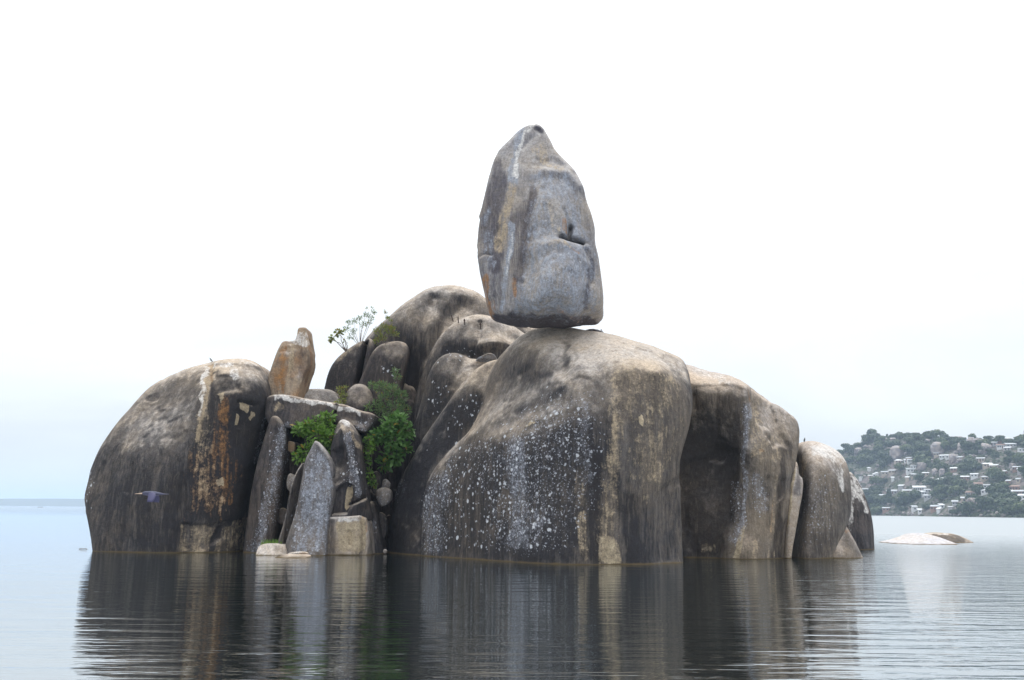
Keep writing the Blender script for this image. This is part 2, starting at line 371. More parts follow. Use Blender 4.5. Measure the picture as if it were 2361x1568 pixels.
MAT_RIGHT = rock_mat('granite_right', light=(0.50, 0.44, 0.375), mid=(0.205, 0.18, 0.15), dark=(0.05, 0.043, 0.039), varnish_shade=0.42, slope=(0.12, 0.8))

# ================================================================== the setting: lake, far shore
def water_mat():
    t = NT('lake_water'); geo = t.n('ShaderNodeNewGeometry'); P = geo.outputs['Position']
    sx = t.n('ShaderNodeSeparateXYZ', {0: P}); X = sx.outputs[0]
    a = t.noise(t.n('ShaderNodeMapping', {'Vector': P, 'Scale': (0.35, 1.5, 1)}).outputs[0], 1.0, 3, 0.5, 0.4)
    b = t.noise(t.n('ShaderNodeMapping', {'Vector': P, 'Rotation': (0, 0, 0.12), 'Scale': (0.9, 4.6, 1)}).outputs[0], 1.0, 3, 0.55, 0.3)
    c = t.noise(t.n('ShaderNodeMapping', {'Vector': P, 'Scale': (0.03, 0.12, 1)}).outputs[0], 1.0, 3, 0.5)
    # a light breeze ruffles the open water east of the rocks, the lee side lies calm
    east = t.step(t.math('ADD', X, t.math('MULTIPLY', t.math('SUBTRACT', c, 0.5), 12)), 3.0, 16.0)
    d = t.noise(t.n('ShaderNodeMapping', {'Vector': P, 'Rotation': (0, 0, -0.2), 'Scale': (2.6, 9.5, 1)}).outputs[0], 1.0, 3, 0.55, 0.2)
    rough = t.math('ADD', t.math('MULTIPLY', east, 1.45), t.math('ADD', 0.40, t.math('MULTIPLY', t.math('SUBTRACT', c, 0.5), 0.7)))
    h = t.math('ADD', t.math('MULTIPLY', a, 0.055), t.math('ADD', t.math('MULTIPLY', b, 0.018), t.math('MULTIPLY', d, t.math('MULTIPLY', east, 0.012))))
    h = t.math('MULTIPLY', h, rough)
    gust = t.step(t.noise(t.n('ShaderNodeMapping', {'Vector': P, 'Scale': (0.006, 0.03, 1)}).outputs[0], 1.0, 4, 0.6), 0.35, 0.7)
    ruf = t.math('ADD', 0.015, t.math('MULTIPLY', t.step(sx.outputs[1], 48.0, 700.0), t.math('ADD', 0.05, t.math('MULTIPLY', gust, 0.06))))
    ruf = t.math('ADD', ruf, t.math('MULTIPLY', t.math('MULTIPLY', east, 0.27), t.step(sx.outputs[1], 14.0, 110.0)))
    bp = t.n('ShaderNodeBump', {'Height': h, 'Strength': 1.0, 'Distance': 1.0})
    body = t.n('ShaderNodeBsdfPrincipled', {'Base Color': c4(0.016, 0.020, 0.017), 'Roughness': ruf, 'IOR': 1.5, 'Normal': bp.outputs[0]})
    film = t.n('ShaderNodeBsdfGlossy', {'Color': c4(0.88, 0.95, 1.0), 'Roughness': ruf, 'Normal': bp.outputs[0]})
    mx = t.n('ShaderNodeMixShader', {0: 0.46, 1: body.outputs[0], 2: film.outputs[0]}); t.t.links.new(mx.outputs[0], t.out.inputs[0])
    return t.m
V = []; Fc = []
rad = [0.0, 15, 40, 90, 200, 600, 2000, 6000, 11500]; NS = 48
V.append((0, 0, 0))
for r in rad[1:]:
    for k in range(NS): V.append((r * math.cos(2 * math.pi * k / NS), r * math.sin(2 * math.pi * k / NS), 0))
for k in range(NS): Fc.append((0, 1 + k, 1 + (k + 1) % NS))
for i in range(len(rad) - 2):
    for k in range(NS):
        a = 1 + i * NS + k; b = 1 + i * NS + (k + 1) % NS; Fc.append((a, a + NS, b + NS, b))
tag(link('lake', mesh_py('lake', V, Fc), water_mat()), 'calm grey lake with faint ripples', 'water', kind='structure')
def far_mat():
    t = NT('far_forest'); P = t.n('ShaderNodeNewGeometry').outputs['Position']
    t.bsdf(**{'Base Color': t.mix(t.noise(P, 0.02, 4), c4(0.05, 0.07, 0.035), c4(0.12, 0.12, 0.07)), 'Roughness': 0.9}); return t.m
xs = np.linspace(-6000, 5000, 200); ys = np.linspace(4300, 5300, 9)
XX, YY = np.meshgrid(xs, ys, indexing='ij'); tt = (YY - 4300) / 1000
pf = 29 + 8 * fbm(np.stack([XX * 0.0012, XX * 0 + 3.1, XX * 0], -1), 4) + 6 * np.exp(-((XX + 1950) / 380) ** 2)
ZZ = pf * np.clip(np.sin(np.pi * np.clip(tt * 1.02, 0, 1)) * 1.6, 0, 1.05) + 2.0 * fbm(np.stack([XX * 0.01, YY * 0.01, XX * 0], -1), 3) * (tt > 0.05) - 1.0
ny = len(ys); idx = np.arange(XX.size).reshape(XX.shape)
Q = np.stack([idx[:-1, :-1].ravel(), idx[1:, :-1].ravel(), idx[1:, 1:].ravel(), idx[:-1, 1:].ravel()], 1)
tag(link('far_shore_hills', mesh_np('far_shore_hills', np.stack([XX, YY, ZZ], -1).reshape(-1, 3), Q), far_mat()), 'low far shore fading into pale haze', 'hills', kind='structure')

# ================================================================== the boulders
def mk_main():
    A = Lobe([(890, 1340), (893, 1180), (915, 1080), (932, 1000), (936, 950), (925, 890), (880, 870), (833, 840), (835, 800), (850, 775), (880, 752), (905, 735), (935, 705), (962, 686), (985, 671), (1010, 664), (1050, 664), (1085, 673), (1115, 688), (1145, 715), (1190, 745), (1260, 770), (1300, 820), (1300, 1340)], 54,
             [(940, 850, 51.6), (935, 950, 51), (1000, 705, 52.0), (960, 760, 51.3), (1050, 705, 51.8), (1100, 705, 52), (980, 850, 51), (890, 790, 52.2), (920, 1100, 50.6), (1100, 900, 51), (1200, 800, 52)], 57.5, k=0.9, kb=2,
             feats=[('line', [(1000, 690), (975, 750), (960, 820), (950, 900)], 0.35, 0.25), ('line', [(1065, 705), (1035, 730), (1010, 770), (995, 820)], 0.5, 0.4)])
    B = Lobe([(945, 1340), (952, 960), (968, 890), (985, 850), (1000, 812), (1020, 778), (1040, 757), (1065, 740), (1100, 729), (1135, 733), (1165, 748), (1195, 762), (1230, 790), (1230, 1340)], 51.5,
             [(985, 900, 50.0), (1050, 775, 49.9), (1100, 765, 49.7), (1150, 785, 49.4), (1100, 850, 49.2), (1180, 775, 50), (1020, 820, 49.8), (960, 1000, 50.0), (1100, 800, 49.2), (1150, 1000, 49)], 54.5, k=0.5, kb=1.5,
             feats=[('line', [(1107, 742), (1106, 765), (1105, 785), (1095, 798), (1090, 830)], 0.10, 0.16), ('line', [(1112, 797), (1150, 790), (1185, 800)], 0.3, -0.25), ('line', [(1045, 812), (1085, 815), (1115, 822)], 0.5, 0.25)])
    C = Lobe([(905, 1340), (915, 1150), (932, 1060), (950, 1000), (972, 925), (983, 880), (998, 845), (1018, 825), (1040, 817), (1062, 821), (1085, 832), (1130, 838), (1200, 840), (1220, 1340)], 49.4,
             [(960, 1020, 48.8), (983, 900, 48.8), (1040, 900, 47.7), (1100, 880, 47.6), (1040, 835, 48.4), (1000, 960, 48.3), (925, 1150, 49.0), (1120, 850, 48.2), (1050, 960, 47.8)], 52, k=0.4, kb=1.2,
             feats=[('line', [(1075, 830), (1060, 855), (1045, 890)], 0.3, 0.2)])
    D = Lobe([(893, 1340), (896, 1240), (900, 1190), (910, 1135), (930, 1088), (946, 1064), (975, 1009), (1032, 938), (1085, 872), (1134, 835), (1230, 850), (1230, 1340)], 48.0,
             [(905, 1268, 47.9), (930, 1150, 47.7), (975, 1275, 45.7), (1000, 1100, 46.6), (1050, 1000, 46.3), (965, 1065, 47.3), (1100, 900, 46.0), (1130, 855, 46.4), (1010, 990, 47.0), (1100, 1100, 45.6), (940, 1272, 46.3)], 51, k=0.32, kb=1.2)
    E = Lobe([(970, 1340, 45), (969, 1210, 45.3), (972, 1141, 45.4), (995, 1084, 45.4), (1026, 1048, 45.3), (1052, 1022, 45), (1081, 996, 44.7), (1108, 940, 44.6), (1125, 880, 44.5), (1140, 832, 44.5), (1173, 791, 44.5), (1200, 762, 44.5), (1230, 745, 44.5), (1265, 741, 44.5), (1310, 750, 44.5), (1345, 763, 44.5), (1400, 770, 44.5), (1450, 786, 44), (1500, 799, 44), (1545, 811, 43.5), (1578, 824, 43.5), (1591, 850, 43), (1590, 890, 43), (1587, 960, 43), (1577, 1010, 42.5), (1564, 1040, 42.5), (1560, 1085, 42.2), (1567, 1118, 42.2), (1565, 1180, 42.2), (1569, 1240, 42.2), (1569, 1345, 42.2)], 43.5,
             [(985, 1275, 44.8), (1100, 1285, 42.3), (1300, 1296, 39.0), (1400, 1296, 39.2), (1500, 1295, 39.8), (1555, 1290, 40.8), (1000, 1110, 44.9), (1060, 1050, 44.0), (1140, 1010, 42.0), (1240, 965, 40.4), (1305, 905, 40.0), (1400, 880, 39.9), (1500, 880, 40.1), (1560, 890, 41.0),
              (1200, 1130, 40.6), (1350, 1100, 39.2), (1480, 1080, 39.5), (1545, 1080, 40.6), (1150, 930, 43.7), (1190, 870, 43.5), (1230, 800, 43.2), (1310, 810, 41.7), (1265, 770, 44.0), (1400, 805, 41.4), (1480, 825, 41.2), (1540, 845, 41.6), (1400, 785, 42.6), (1100, 985, 44.0), (1230, 900, 41.9), (1070, 1150, 43.1), (1450, 848, 39.95), (1450, 826, 40.7), (1520, 858, 40.3), (1520, 838, 41.2), (1350, 850, 40.4), (1355, 825, 41.2)], 50, k=0.4, kb=1.5,
             feats=[('line', [(1310, 778), (1302, 815), (1295, 850)], 0.28, 0.28), ('line', [(1290, 885), (1230, 915), (1150, 955), (1090, 1000)], 0.35, -0.22), ('line', [(1240, 905), (1225, 945)], 0.2, 0.12),
                    ('line', [(1530, 1130), (1550, 1118), (1572, 1108)], 0.14, 0.20), ('step', [(1525, 1135), (1575, 1112), (1580, 1300), (1505, 1300)], 0.15, 0.14), ('step', [(1205, 985), (1245, 968), (1235, 990), (1210, 995)], 0.08, 0.05)])
    S = [('dark', 'p', [(895, 1280), (900, 1150), (950, 1070), (1040, 950), (1090, 890), (1110, 930), (1060, 1010), (985, 1080), (965, 1280)], 12, 0.75),  # shadows on the left lobes' flanks painted in as darker colour
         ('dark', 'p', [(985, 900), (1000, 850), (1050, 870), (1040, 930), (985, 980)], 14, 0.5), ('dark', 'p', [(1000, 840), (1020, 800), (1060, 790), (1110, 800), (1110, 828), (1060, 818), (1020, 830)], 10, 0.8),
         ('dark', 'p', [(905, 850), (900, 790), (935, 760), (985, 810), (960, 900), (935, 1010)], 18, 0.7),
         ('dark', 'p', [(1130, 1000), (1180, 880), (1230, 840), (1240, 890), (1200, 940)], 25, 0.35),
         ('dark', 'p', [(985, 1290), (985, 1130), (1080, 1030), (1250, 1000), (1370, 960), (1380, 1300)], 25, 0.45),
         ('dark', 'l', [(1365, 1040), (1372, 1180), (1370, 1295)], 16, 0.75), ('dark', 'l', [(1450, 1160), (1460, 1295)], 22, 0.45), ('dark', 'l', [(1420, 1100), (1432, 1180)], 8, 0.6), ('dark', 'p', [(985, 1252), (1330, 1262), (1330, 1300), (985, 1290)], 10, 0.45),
         ('dark', 'l', [(1305, 790), (1298, 845)], 7, 0.8), ('dark', 'l', [(1330, 800), (1325, 830)], 5, 0.4),
         ('tan', 'l', [(1432, 850), (1422, 930), (1414, 1010)], 24, 0.45), ('tan', 'l', [(1415, 960), (1408, 1085)], 14, 0.66), ('tan', 'l', [(1412, 1060), (1402, 1150), (1398, 1295)], 26, 0.46), ('tan', 'l', [(1345, 1190), (1340, 1295)], 12, 0.6), ('tan', 'l', [(1540, 880), (1525, 1000), (1515, 1100)], 14, 0.6),
         ('tan', 'p', [(1435, 830), (1585, 860), (1570, 1050), (1500, 1180), (1440, 1100)], 25, 0.40), ('tan', 'l', [(1335, 1080), (1340, 1160)], 12, 0.5), ('tan', 'l', [(1490, 960), (1485, 1120)], 8, 0.45), ('tan', 'l', [(1460, 830), (1455, 940)], 12, 0.45),
         ('clean', 'p', [(1386, 1240), (1405, 1225), (1422, 1240), (1432, 1297), (1382, 1297)], 9, 0.62), ('clean', 'p', [(1470, 960), (1478, 953), (1482, 968), (1480, 980), (1470, 978)], 2, 1.0), ('clean', 'p', [(1205, 982), (1230, 970), (1240, 975), (1225, 986)], 3, 0.6),
         ('lichen', 'l', [(1190, 1030), (1190, 1130), (1195, 1230), (1180, 1250)], 24, 1.0), ('lichen', 'p', [(975, 1285), (975, 1150), (1020, 1075), (1050, 1040), (1040, 1150), (1020, 1285)], 12, 0.8),
         ('lichen', 'l', [(1240, 1190), (1220, 1250)], 25, 0.8), ('lichen', 'l', [(1350, 930), (1345, 1010), (1355, 1100)], 14, 0.75), ('lichen', 'p', [(1100, 1040), (1180, 990), (1300, 900), (1370, 920), (1370, 1150), (1300, 1250), (1140, 1260)], 40, 0.50),
         ('spot', 'p', [(990, 1240), (985, 1150), (1060, 1040), (1180, 980), (1290, 900), (1350, 930), (1320, 1080), (1290, 1180), (1250, 1250), (1050, 1250)], 30, 0.95), ('spot', 'p', [(1000, 1030), (1040, 960), (1090, 900), (1100, 940), (1040, 1010)], 20, 0.75), ('spot', 'p', [(985, 960), (1000, 880), (1030, 900), (1010, 960)], 12, 0.85), ('spot', 'p', [(1010, 830), (1060, 800), (1100, 820), (1030, 825)], 10, 0.6),
         ('lichen', 'p', [(905, 1150), (925, 1105), (935, 1110), (915, 1160)], 6, 0.7), ('white', 'l', [(1445, 800), (1520, 830), (1570, 850)], 6, 0.4)]
    return rock('main_boulder', 'huge lobed granite rock with lichen spots and pale streaks carrying the balanced boulder', [A, B, C, D, E], 0.085, MAT_MAIN, S, union=0.16, disp=0.09, lump=0.10, chips=0.03)
main = mk_main()

def mk_balanced():
    z3 = [(570, 75), (610, 95), (640, 150), (670, 200), (690, 260), (750, 335), (805, 390), (850, 470), (880, 550), (893, 630), (930, 730), (946, 800), (946, 900), (966, 980), (982, 1090), (997, 1200), (1013, 1310), (1007, 1370), (980, 1405), (900, 1420), (845, 1434), (690, 1425), (560, 1425), (490, 1432), (440, 1415), (350, 1395), (290, 1378), (262, 1348), (238, 1250), (218, 1150), (198, 1050), (178, 940), (166, 880), (180, 740), (222, 610), (262, 440), (307, 290), (378, 210), (438, 140), (498, 95), (540, 78)]
    out = [((1800 + x * 0.606) * 0.57642, (450 + y * 0.606) * 0.57642) for x, y in z3]
    L = Lobe(out, 43.6, [(1240, 310, 43.2), (1190, 380, 42.6), (1160, 430, 42.5), (1290, 400, 42.5), (1240, 440, 41.9), (1230, 520, 41.6), (1290, 500, 41.6), (1335, 520, 42.1), (1125, 560, 42.7), (1170, 560, 42.0), (1230, 620, 41.5), (1300, 620, 41.2), (1350, 640, 41.9), (1140, 690, 42.5), (1190, 700, 41.9), (1240, 722, 41.7), (1320, 700, 41.5), (1375, 715, 42.4), (1325, 722, 41.7), (1150, 742, 43.1), (1200, 746, 43.2), (1260, 749, 43.3), (1340, 747, 43.2), (1180, 724, 42.1)], 46.0, k=0.30, kb=1.0, sm=1, taper=0.45,
             feats=[('line', [(1294, 545), (1305, 549), (1318, 552), (1343, 559)], 0.085, 1.3), ('line', [(1316, 522), (1312, 547)], 0.10, 0.5), ('line', [(1292, 553), (1255, 560), (1230, 580)], 0.35, -0.18),
                    ('step', [(1240, 560), (1290, 556), (1340, 568), (1362, 610), (1358, 660), (1340, 710), (1240, 740), (1225, 640)], 0.22, -0.22), ('line', [(1348, 575), (1362, 610), (1362, 650), (1340, 705)], 0.12, 0.18),
                    ('line', [(1255, 395), (1310, 400), (1335, 430)], 0.25, -0.18), ('line', [(1225, 420), (1212, 500), (1208, 590), (1200, 660)], 0.4, 0.16), ('line', [(1325, 400), (1350, 470), (1352, 560)], 0.12, 0.10),
                    ('line', [(1238, 298), (1248, 305)], 0.12, 0.10), ('line', [(1236, 310), (1200, 345), (1185, 380)], 0.12, 0.06), ('line', [(1105, 590), (1120, 585), (1135, 588)], 0.05, 0.12), ('line', [(1255, 470), (1262, 540)], 0.05, 0.06), ('line', [(1300, 480), (1316, 525)], 0.05, 0.10), ('line', [(1335, 440), (1340, 500)], 0.04, 0.08)])
    S = [('blue', 'p', [(1230, 400), (1310, 395), (1350, 480), (1370, 620), (1385, 720), (1330, 740), (1180, 730), (1210, 600), (1220, 480)], 30, 0.60), ('blue', 'l', [(1180, 520), (1168, 620), (1158, 715)], 8, 0.8), ('blue', 'l', [(1200, 300), (1182, 420)], 12, 0.7), ('blue', 'p', [(1105, 500), (1130, 470), (1140, 600), (1125, 640), (1105, 600)], 14, 0.5),
         ('white', 'l', [(1225, 290), (1205, 320), (1195, 360), (1190, 400)], 7, 0.75), ('white', 'l', [(1180, 540), (1172, 600), (1165, 650)], 4, 0.5),
         ('dark', 'l', [(1228, 440), (1215, 520), (1208, 600), (1200, 650)], 11, 0.85), ('dark', 'l', [(1145, 380), (1135, 470), (1130, 540), (1140, 620)], 12, 0.6), ('dark', 'l', [(1190, 540), (1188, 620)], 6, 0.5), ('dark', 'p', [(1135, 728), (1200, 727), (1260, 727), (1330, 727), (1375, 735), (1385, 765), (1140, 765)], 5, 1.3), ('dark', 'p', [(1100, 470), (1140, 400), (1165, 420), (1150, 520), (1160, 600), (1110, 600)], 12, 0.55), ('dark', 'p', [(1170, 520), (1230, 430), (1232, 520), (1215, 640), (1180, 660)], 14, 0.5), ('dark', 'l', [(1365, 600), (1366, 660), (1350, 705)], 5, 0.8), ('dark', 'l', [(1160, 400), (1150, 440)], 8, 0.6), ('dark', 'l', [(1240, 300), (1248, 312)], 5, 0.7),  # the broad band along the bottom paints in the underside's shade
         ('rust', 'l', [(1118, 640), (1124, 690), (1130, 730)], 10, 0.75), ('rust', 'l', [(1300, 505), (1305, 530)], 6, 0.8), ('rust', 'l', [(1188, 655), (1192, 690)], 7, 0.7), ('rust', 'l', [(1315, 565), (1340, 580)], 4, 0.5), ('rust', 'l', [(1290, 715), (1330, 735)], 7, 0.45), ('tan', 'l', [(1180, 430), (1160, 500), (1150, 570)], 14, 0.7), ('tan', 'l', [(1275, 470), (1290, 540)], 14, 0.5), ('tan', 'l', [(1245, 340), (1290, 390)], 14, 0.5), ('tan', 'l', [(1270, 560), (1310, 565)], 6, 0.6), ('lichen', 'p', [(1260, 600), (1340, 600), (1340, 700), (1250, 710)], 30, 0.4)]
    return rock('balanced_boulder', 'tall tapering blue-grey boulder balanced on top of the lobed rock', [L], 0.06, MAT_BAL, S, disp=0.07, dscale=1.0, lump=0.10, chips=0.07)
mk_balanced()

def mk_left():
    L = Lobe([(218, 1340, 46.9), (213, 1280, 46.9), (204, 1225, 47.2), (190, 1170, 47.9), (187, 1140, 48.1), (199, 1085, 48.3), (218, 1033, 48.4), (246, 988, 48.3), (262, 970, 48.5), (290, 937, 48.7), (330, 891, 49), (385, 860), (440, 842), (480, 834), (510, 826), (560, 823), (592, 835), (612, 860), (626, 890), (632, 930), (624, 975), (607, 1030), (594, 1090), (584, 1150), (570, 1200), (562, 1240), (560, 1340)], 49,
             [(240, 1262, 46.5), (320, 1264, 46.0), (413, 1266, 45.7), (480, 1266, 46.2), (550, 1262, 47.4), (430, 1050, 45.7), (560, 1050, 46.9), (300, 1050, 46.6), (480, 920, 46.5), (585, 920, 46.9), (400, 930, 47.6), (510, 860, 47.2), (330, 950, 48.0), (600, 1000, 47.5), (235, 1100, 47.4), (530, 835, 48.2)], 53, k=0.75, kb=2,
             feats=[('step', [(486, 838), (620, 845), (640, 1000), (570, 1210), (410, 1300), (413, 1130), (440, 1050), (475, 940)], 0.16, 0.22), ('line', [(486, 840), (478, 900), (470, 940)], 0.10, 0.14), ('step', [(415, 1207), (455, 1209), (500, 1206), (575, 1185), (590, 1290), (412, 1290)], 0.06, 0.16), ('line', [(500, 1212), (480, 1250), (478, 1285)], 0.12, 0.14), ('line', [(548, 925), (575, 930)], 0.08, 0.22), ('step', [(545, 930), (590, 930), (590, 990), (540, 985)], 0.10, 0.10), ('step', [(492, 865), (540, 866), (552, 900), (500, 905)], 0.10, 0.10)])
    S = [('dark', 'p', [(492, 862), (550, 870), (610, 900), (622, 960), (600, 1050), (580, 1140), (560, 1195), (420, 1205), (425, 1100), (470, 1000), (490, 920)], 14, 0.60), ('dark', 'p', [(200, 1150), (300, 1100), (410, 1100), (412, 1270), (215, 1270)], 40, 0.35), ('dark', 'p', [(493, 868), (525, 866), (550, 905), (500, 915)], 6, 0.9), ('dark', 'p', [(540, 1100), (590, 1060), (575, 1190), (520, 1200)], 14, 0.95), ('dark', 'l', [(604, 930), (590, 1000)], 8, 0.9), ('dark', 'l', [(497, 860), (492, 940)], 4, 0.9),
         ('tan', 'l', [(486, 845), (476, 900), (466, 960), (458, 1010)], 10, 0.85), ('tan', 'l', [(470, 960), (465, 1050), (470, 1130)], 16, 0.5), ('white', 'l', [(482, 845), (470, 900), (462, 960)], 5, 0.75), ('clean', 'p', [(556, 932), (574, 936), (572, 955), (560, 950)], 2, 0.7), ('clean', 'p', [(548, 958), (560, 962), (556, 980), (546, 985)], 2, 0.8), ('clean', 'p', [(576, 950), (588, 956), (584, 980), (576, 970)], 2, 0.7), ('clean', 'p', [(500, 903), (515, 905), (522, 928), (508, 938)], 2, 0.6), ('clean', 'p', [(494, 1103), (513, 1102), (514, 1118), (496, 1120)], 2, 1.0), ('tan', 'l', [(468, 1075), (455, 1180)], 18, 0.35),
         ('rust', 'l', [(518, 935), (512, 1000), (508, 1060), (515, 1080)], 20, 0.52), ('rust', 'l', [(545, 1110), (535, 1150)], 9, 0.6), ('rust', 'l', [(488, 840), (486, 880)], 4, 0.9), ('rust', 'p', [(430, 1040), (540, 1000), (560, 1100), (500, 1195), (425, 1195)], 30, 0.50), ('tan', 'p', [(435, 990), (500, 960), (520, 1180), (430, 1195)], 30, 0.42),
         ('tan', 'p', [(416, 1208), (455, 1212), (498, 1210), (480, 1260), (470, 1274), (415, 1276)], 4, 0.62), ('tan', 'p', [(505, 1215), (575, 1188), (560, 1272), (490, 1274), (500, 1240)], 5, 0.60), ('dark', 'l', [(500, 1215), (482, 1270)], 6, 0.9),
         ('lichen', 'l', [(622, 940), (610, 1000), (596, 1070)], 6, 0.9), ('white', 'l', [(500, 842), (540, 850), (545, 870)], 8, 0.7), ('white', 'l', [(540, 832), (590, 842)], 6, 0.5), ('spot', 'l', [(205, 1090), (202, 1180)], 8, 0.9)]
    return rock('domed_boulder', 'big domed grey boulder with a streaked rusty flank beside the narrow slab', [L], 0.075, MAT_LEFT, S, disp=0.08, lump=0.10, chips=0.035)
mk_left()

def mk_right():
    L = Lobe([(1530, 1340), (1530, 850), (1560, 826), (1600, 836), (1645, 852), (1715, 889), (1780, 929), (1826, 957), (1838, 975), (1840, 995), (1835, 1020), (1824, 1070), (1815, 1120), (1808, 1180), (1804, 1240), (1802, 1340)], 47,
             [(1580, 1280, 45.6), (1650, 1282, 45.3), (1700, 1282, 44.7), (1750, 1283, 44.7), (1796, 1280, 45.6), (1600, 1000, 46.0), (1680, 1050, 45.7), (1720, 1050, 44.8), (1780, 1050, 45.2), (1820, 1010, 46.0), (1600, 880, 45.6), (1680, 880, 45.3), (1715, 910, 45.2), (1640, 860, 46.8), (1760, 940, 46.0), (1600, 845, 47.2), (1690, 970, 45.1)], 50.5, k=0.3, kb=1.2, sm=1,
             feats=[('step', [(1590, 893), (1640, 889), (1700, 890), (1713, 900), (1714, 1030), (1700, 1075), (1690, 1200), (1660, 1300), (1560, 1300), (1560, 900)], 0.07, 0.09), ('step', [(1560, 1090), (1590, 1060), (1630, 1050), (1660, 1028), (1690, 1034), (1704, 1045), (1698, 1080), (1688, 1200), (1655, 1300), (1560, 1300)], 0.16, 0.20), ('line', [(1655, 900), (1652, 960), (1660, 1015)], 0.08, 0.10), ('line', [(1600, 960), (1640, 975), (1690, 985)], 0.06, 0.07), ('line', [(1715, 895), (1718, 960), (1705, 1030)], 0.18, -0.18), ('line', [(1603, 910), (1606, 940)], 0.12, 0.25), ('line', [(1770, 1130), (1766, 1200), (1765, 1290)], 0.12, 0.10), ('line', [(1745, 945), (1750, 980), (1765, 1005)], 0.05, 0.05)])
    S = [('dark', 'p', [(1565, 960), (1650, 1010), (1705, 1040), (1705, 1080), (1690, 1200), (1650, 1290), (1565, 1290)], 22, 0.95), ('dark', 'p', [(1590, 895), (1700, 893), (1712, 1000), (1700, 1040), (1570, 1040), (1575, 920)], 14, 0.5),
         ('tan', 'l', [(1740, 930), (1745, 1000), (1760, 1050)], 16, 0.55), ('tan', 'l', [(1790, 960), (1795, 1050)], 16, 0.4), ('tan', 'p', [(1730, 1010), (1780, 1010), (1775, 1040), (1740, 1060)], 10, 0.6), ('rust', 'l', [(1757, 1033), (1765, 1037)], 4, 0.8), ('rust', 'l', [(1785, 1140), (1782, 1230)], 4, 0.6), ('rust', 'l', [(1722, 900), (1726, 930)], 4, 0.6),
         ('lichen', 'l', [(1722, 930), (1720, 1000), (1712, 1070), (1715, 1130), (1708, 1200), (1690, 1240)], 9, 1.0), ('lichen', 'l', [(1750, 1100), (1755, 1170)], 14, 0.8), ('lichen', 'l', [(1690, 1120), (1695, 1200)], 9, 0.6), ('clean', 'p', [(1700, 1215), (1712, 1205), (1708, 1240), (1700, 1285), (1686, 1287), (1690, 1250)], 4, 0.7), ('clean', 'p', [(1606, 1255), (1660, 1240), (1655, 1280), (1615, 1285)], 12, 0.42), ('tan', 'l', [(1745, 1240), (1738, 1287)], 8, 0.6), ('tan', 'l', [(1790, 1090), (1780, 1287)], 5, 0.6), ('dark', 'l', [(1815, 1030), (1805, 1120), (1795, 1280)], 9, 0.6), ('white', 'l', [(1600, 850), (1680, 880)], 8, 0.5)]
    return rock('angular_boulder', 'angular granite block with a black recessed face and pale sloping top', [L], 0.075, MAT_RIGHT, S, disp=0.12, lump=0.08, chips=0.09)
mk_right()
R = rock
R('leaning_slab', 'thin pale tan slab wedged against the angular granite block', [Lobe([(1801, 1340), (1806, 1220), (1815, 1130), (1826, 1080), (1831, 1060), (1838, 1072), (1838, 1098), (1846, 1102), (1846, 1125), (1832, 1190), (1815, 1285), (1812, 1340)], 46.2, [(1805, 1280, 45.4), (1815, 1200, 45.4), (1828, 1100, 45.7), (1835, 1070, 45.9), (1820, 1280, 45.4)], 47.4, k=0.2, kb=0.4, sm=1)], 0.045, MAT_PALE,
  [('dark', 'p', [(1838, 1065), (1848, 1100), (1840, 1150), (1832, 1150), (1834, 1100)], 4, 0.9), ('clean', 'p', [(1830, 1075), (1832, 1100), (1825, 1180), (1812, 1285), (1803, 1285), (1812, 1180), (1822, 1110)], 4, 0.8)], disp=0.03)
R('rounded_boulder', 'rounded grey boulder with a bird-whitened crown beside the leaning tan slab', [Lobe([(1812, 1340), (1818, 1270), (1832, 1190), (1840, 1110), (1834, 1060), (1840, 1030), (1856, 1018), (1880, 1015), (1905, 1020), (1932, 1031), (1951, 1052), (1959, 1090), (1957, 1140), (1950, 1190), (1930, 1232), (1915, 1262), (1902, 1340)], 48, [(1830, 1280, 45.7), (1860, 1282, 45.4), (1895, 1280, 45.9), (1860, 1150, 45.6), (1920, 1150, 46.3), (1890, 1060, 46.4), (1945, 1080, 47.2), (1850, 1060, 46.6), (1890, 1025, 47.6)], 51, k=0.5, kb=1.2)], 0.065, MAT_RIGHT,
  [('white', 'p', [(1870, 1018), (1920, 1025), (1948, 1048), (1930, 1062), (1880, 1045)], 14, 0.95), ('white', 'l', [(1938, 1055), (1940, 1090), (1945, 1130)], 5, 0.65), ('white', 'l', [(1925, 1060), (1928, 1085)], 4, 0.6), ('dark', 'p', [(1838, 1110), (1858, 1110), (1850, 1160), (1830, 1240), (1815, 1285), (1825, 1200)], 10, 0.85), ('dark', 'p', [(1850, 1230), (1920, 1230), (1905, 1287), (1830, 1287)], 20, 0.4), ('tan', 'l', [(1860, 1040), (1845, 1090)], 10, 0.5), ('lichen', 'p', [(1860, 1100), (1920, 1100), (1910, 1250), (1850, 1250)], 30, 0.4)], disp=0.06, lump=0.06)
R('wedge_stone', 'small triangular brown stone leaning at the foot of the rounded boulder', [Lobe([(1893, 1340), (1905, 1265), (1925, 1235), (1945, 1203), (1953, 1215), (1966, 1240), (1982, 1272), (1990, 1290), (1998, 1340)], 47.2, [(1910, 1282, 46.2), (1945, 1283, 46.1), (1980, 1283, 46.7), (1945, 1220, 46.8)], 48.6, k=0.25, kb=0.5, sm=1)], 0.05, MAT_RIGHT, [('rust', 'l', [(1945, 1210), (1952, 1225)], 6, 0.6), ('tan', 'l', [(1930, 1240), (1925, 1260)], 5, 0.5), ('dark', 'p', [(1935, 1225), (1955, 1225), (1970, 1260), (1940, 1260)], 8, 0.5)], disp=0.03)
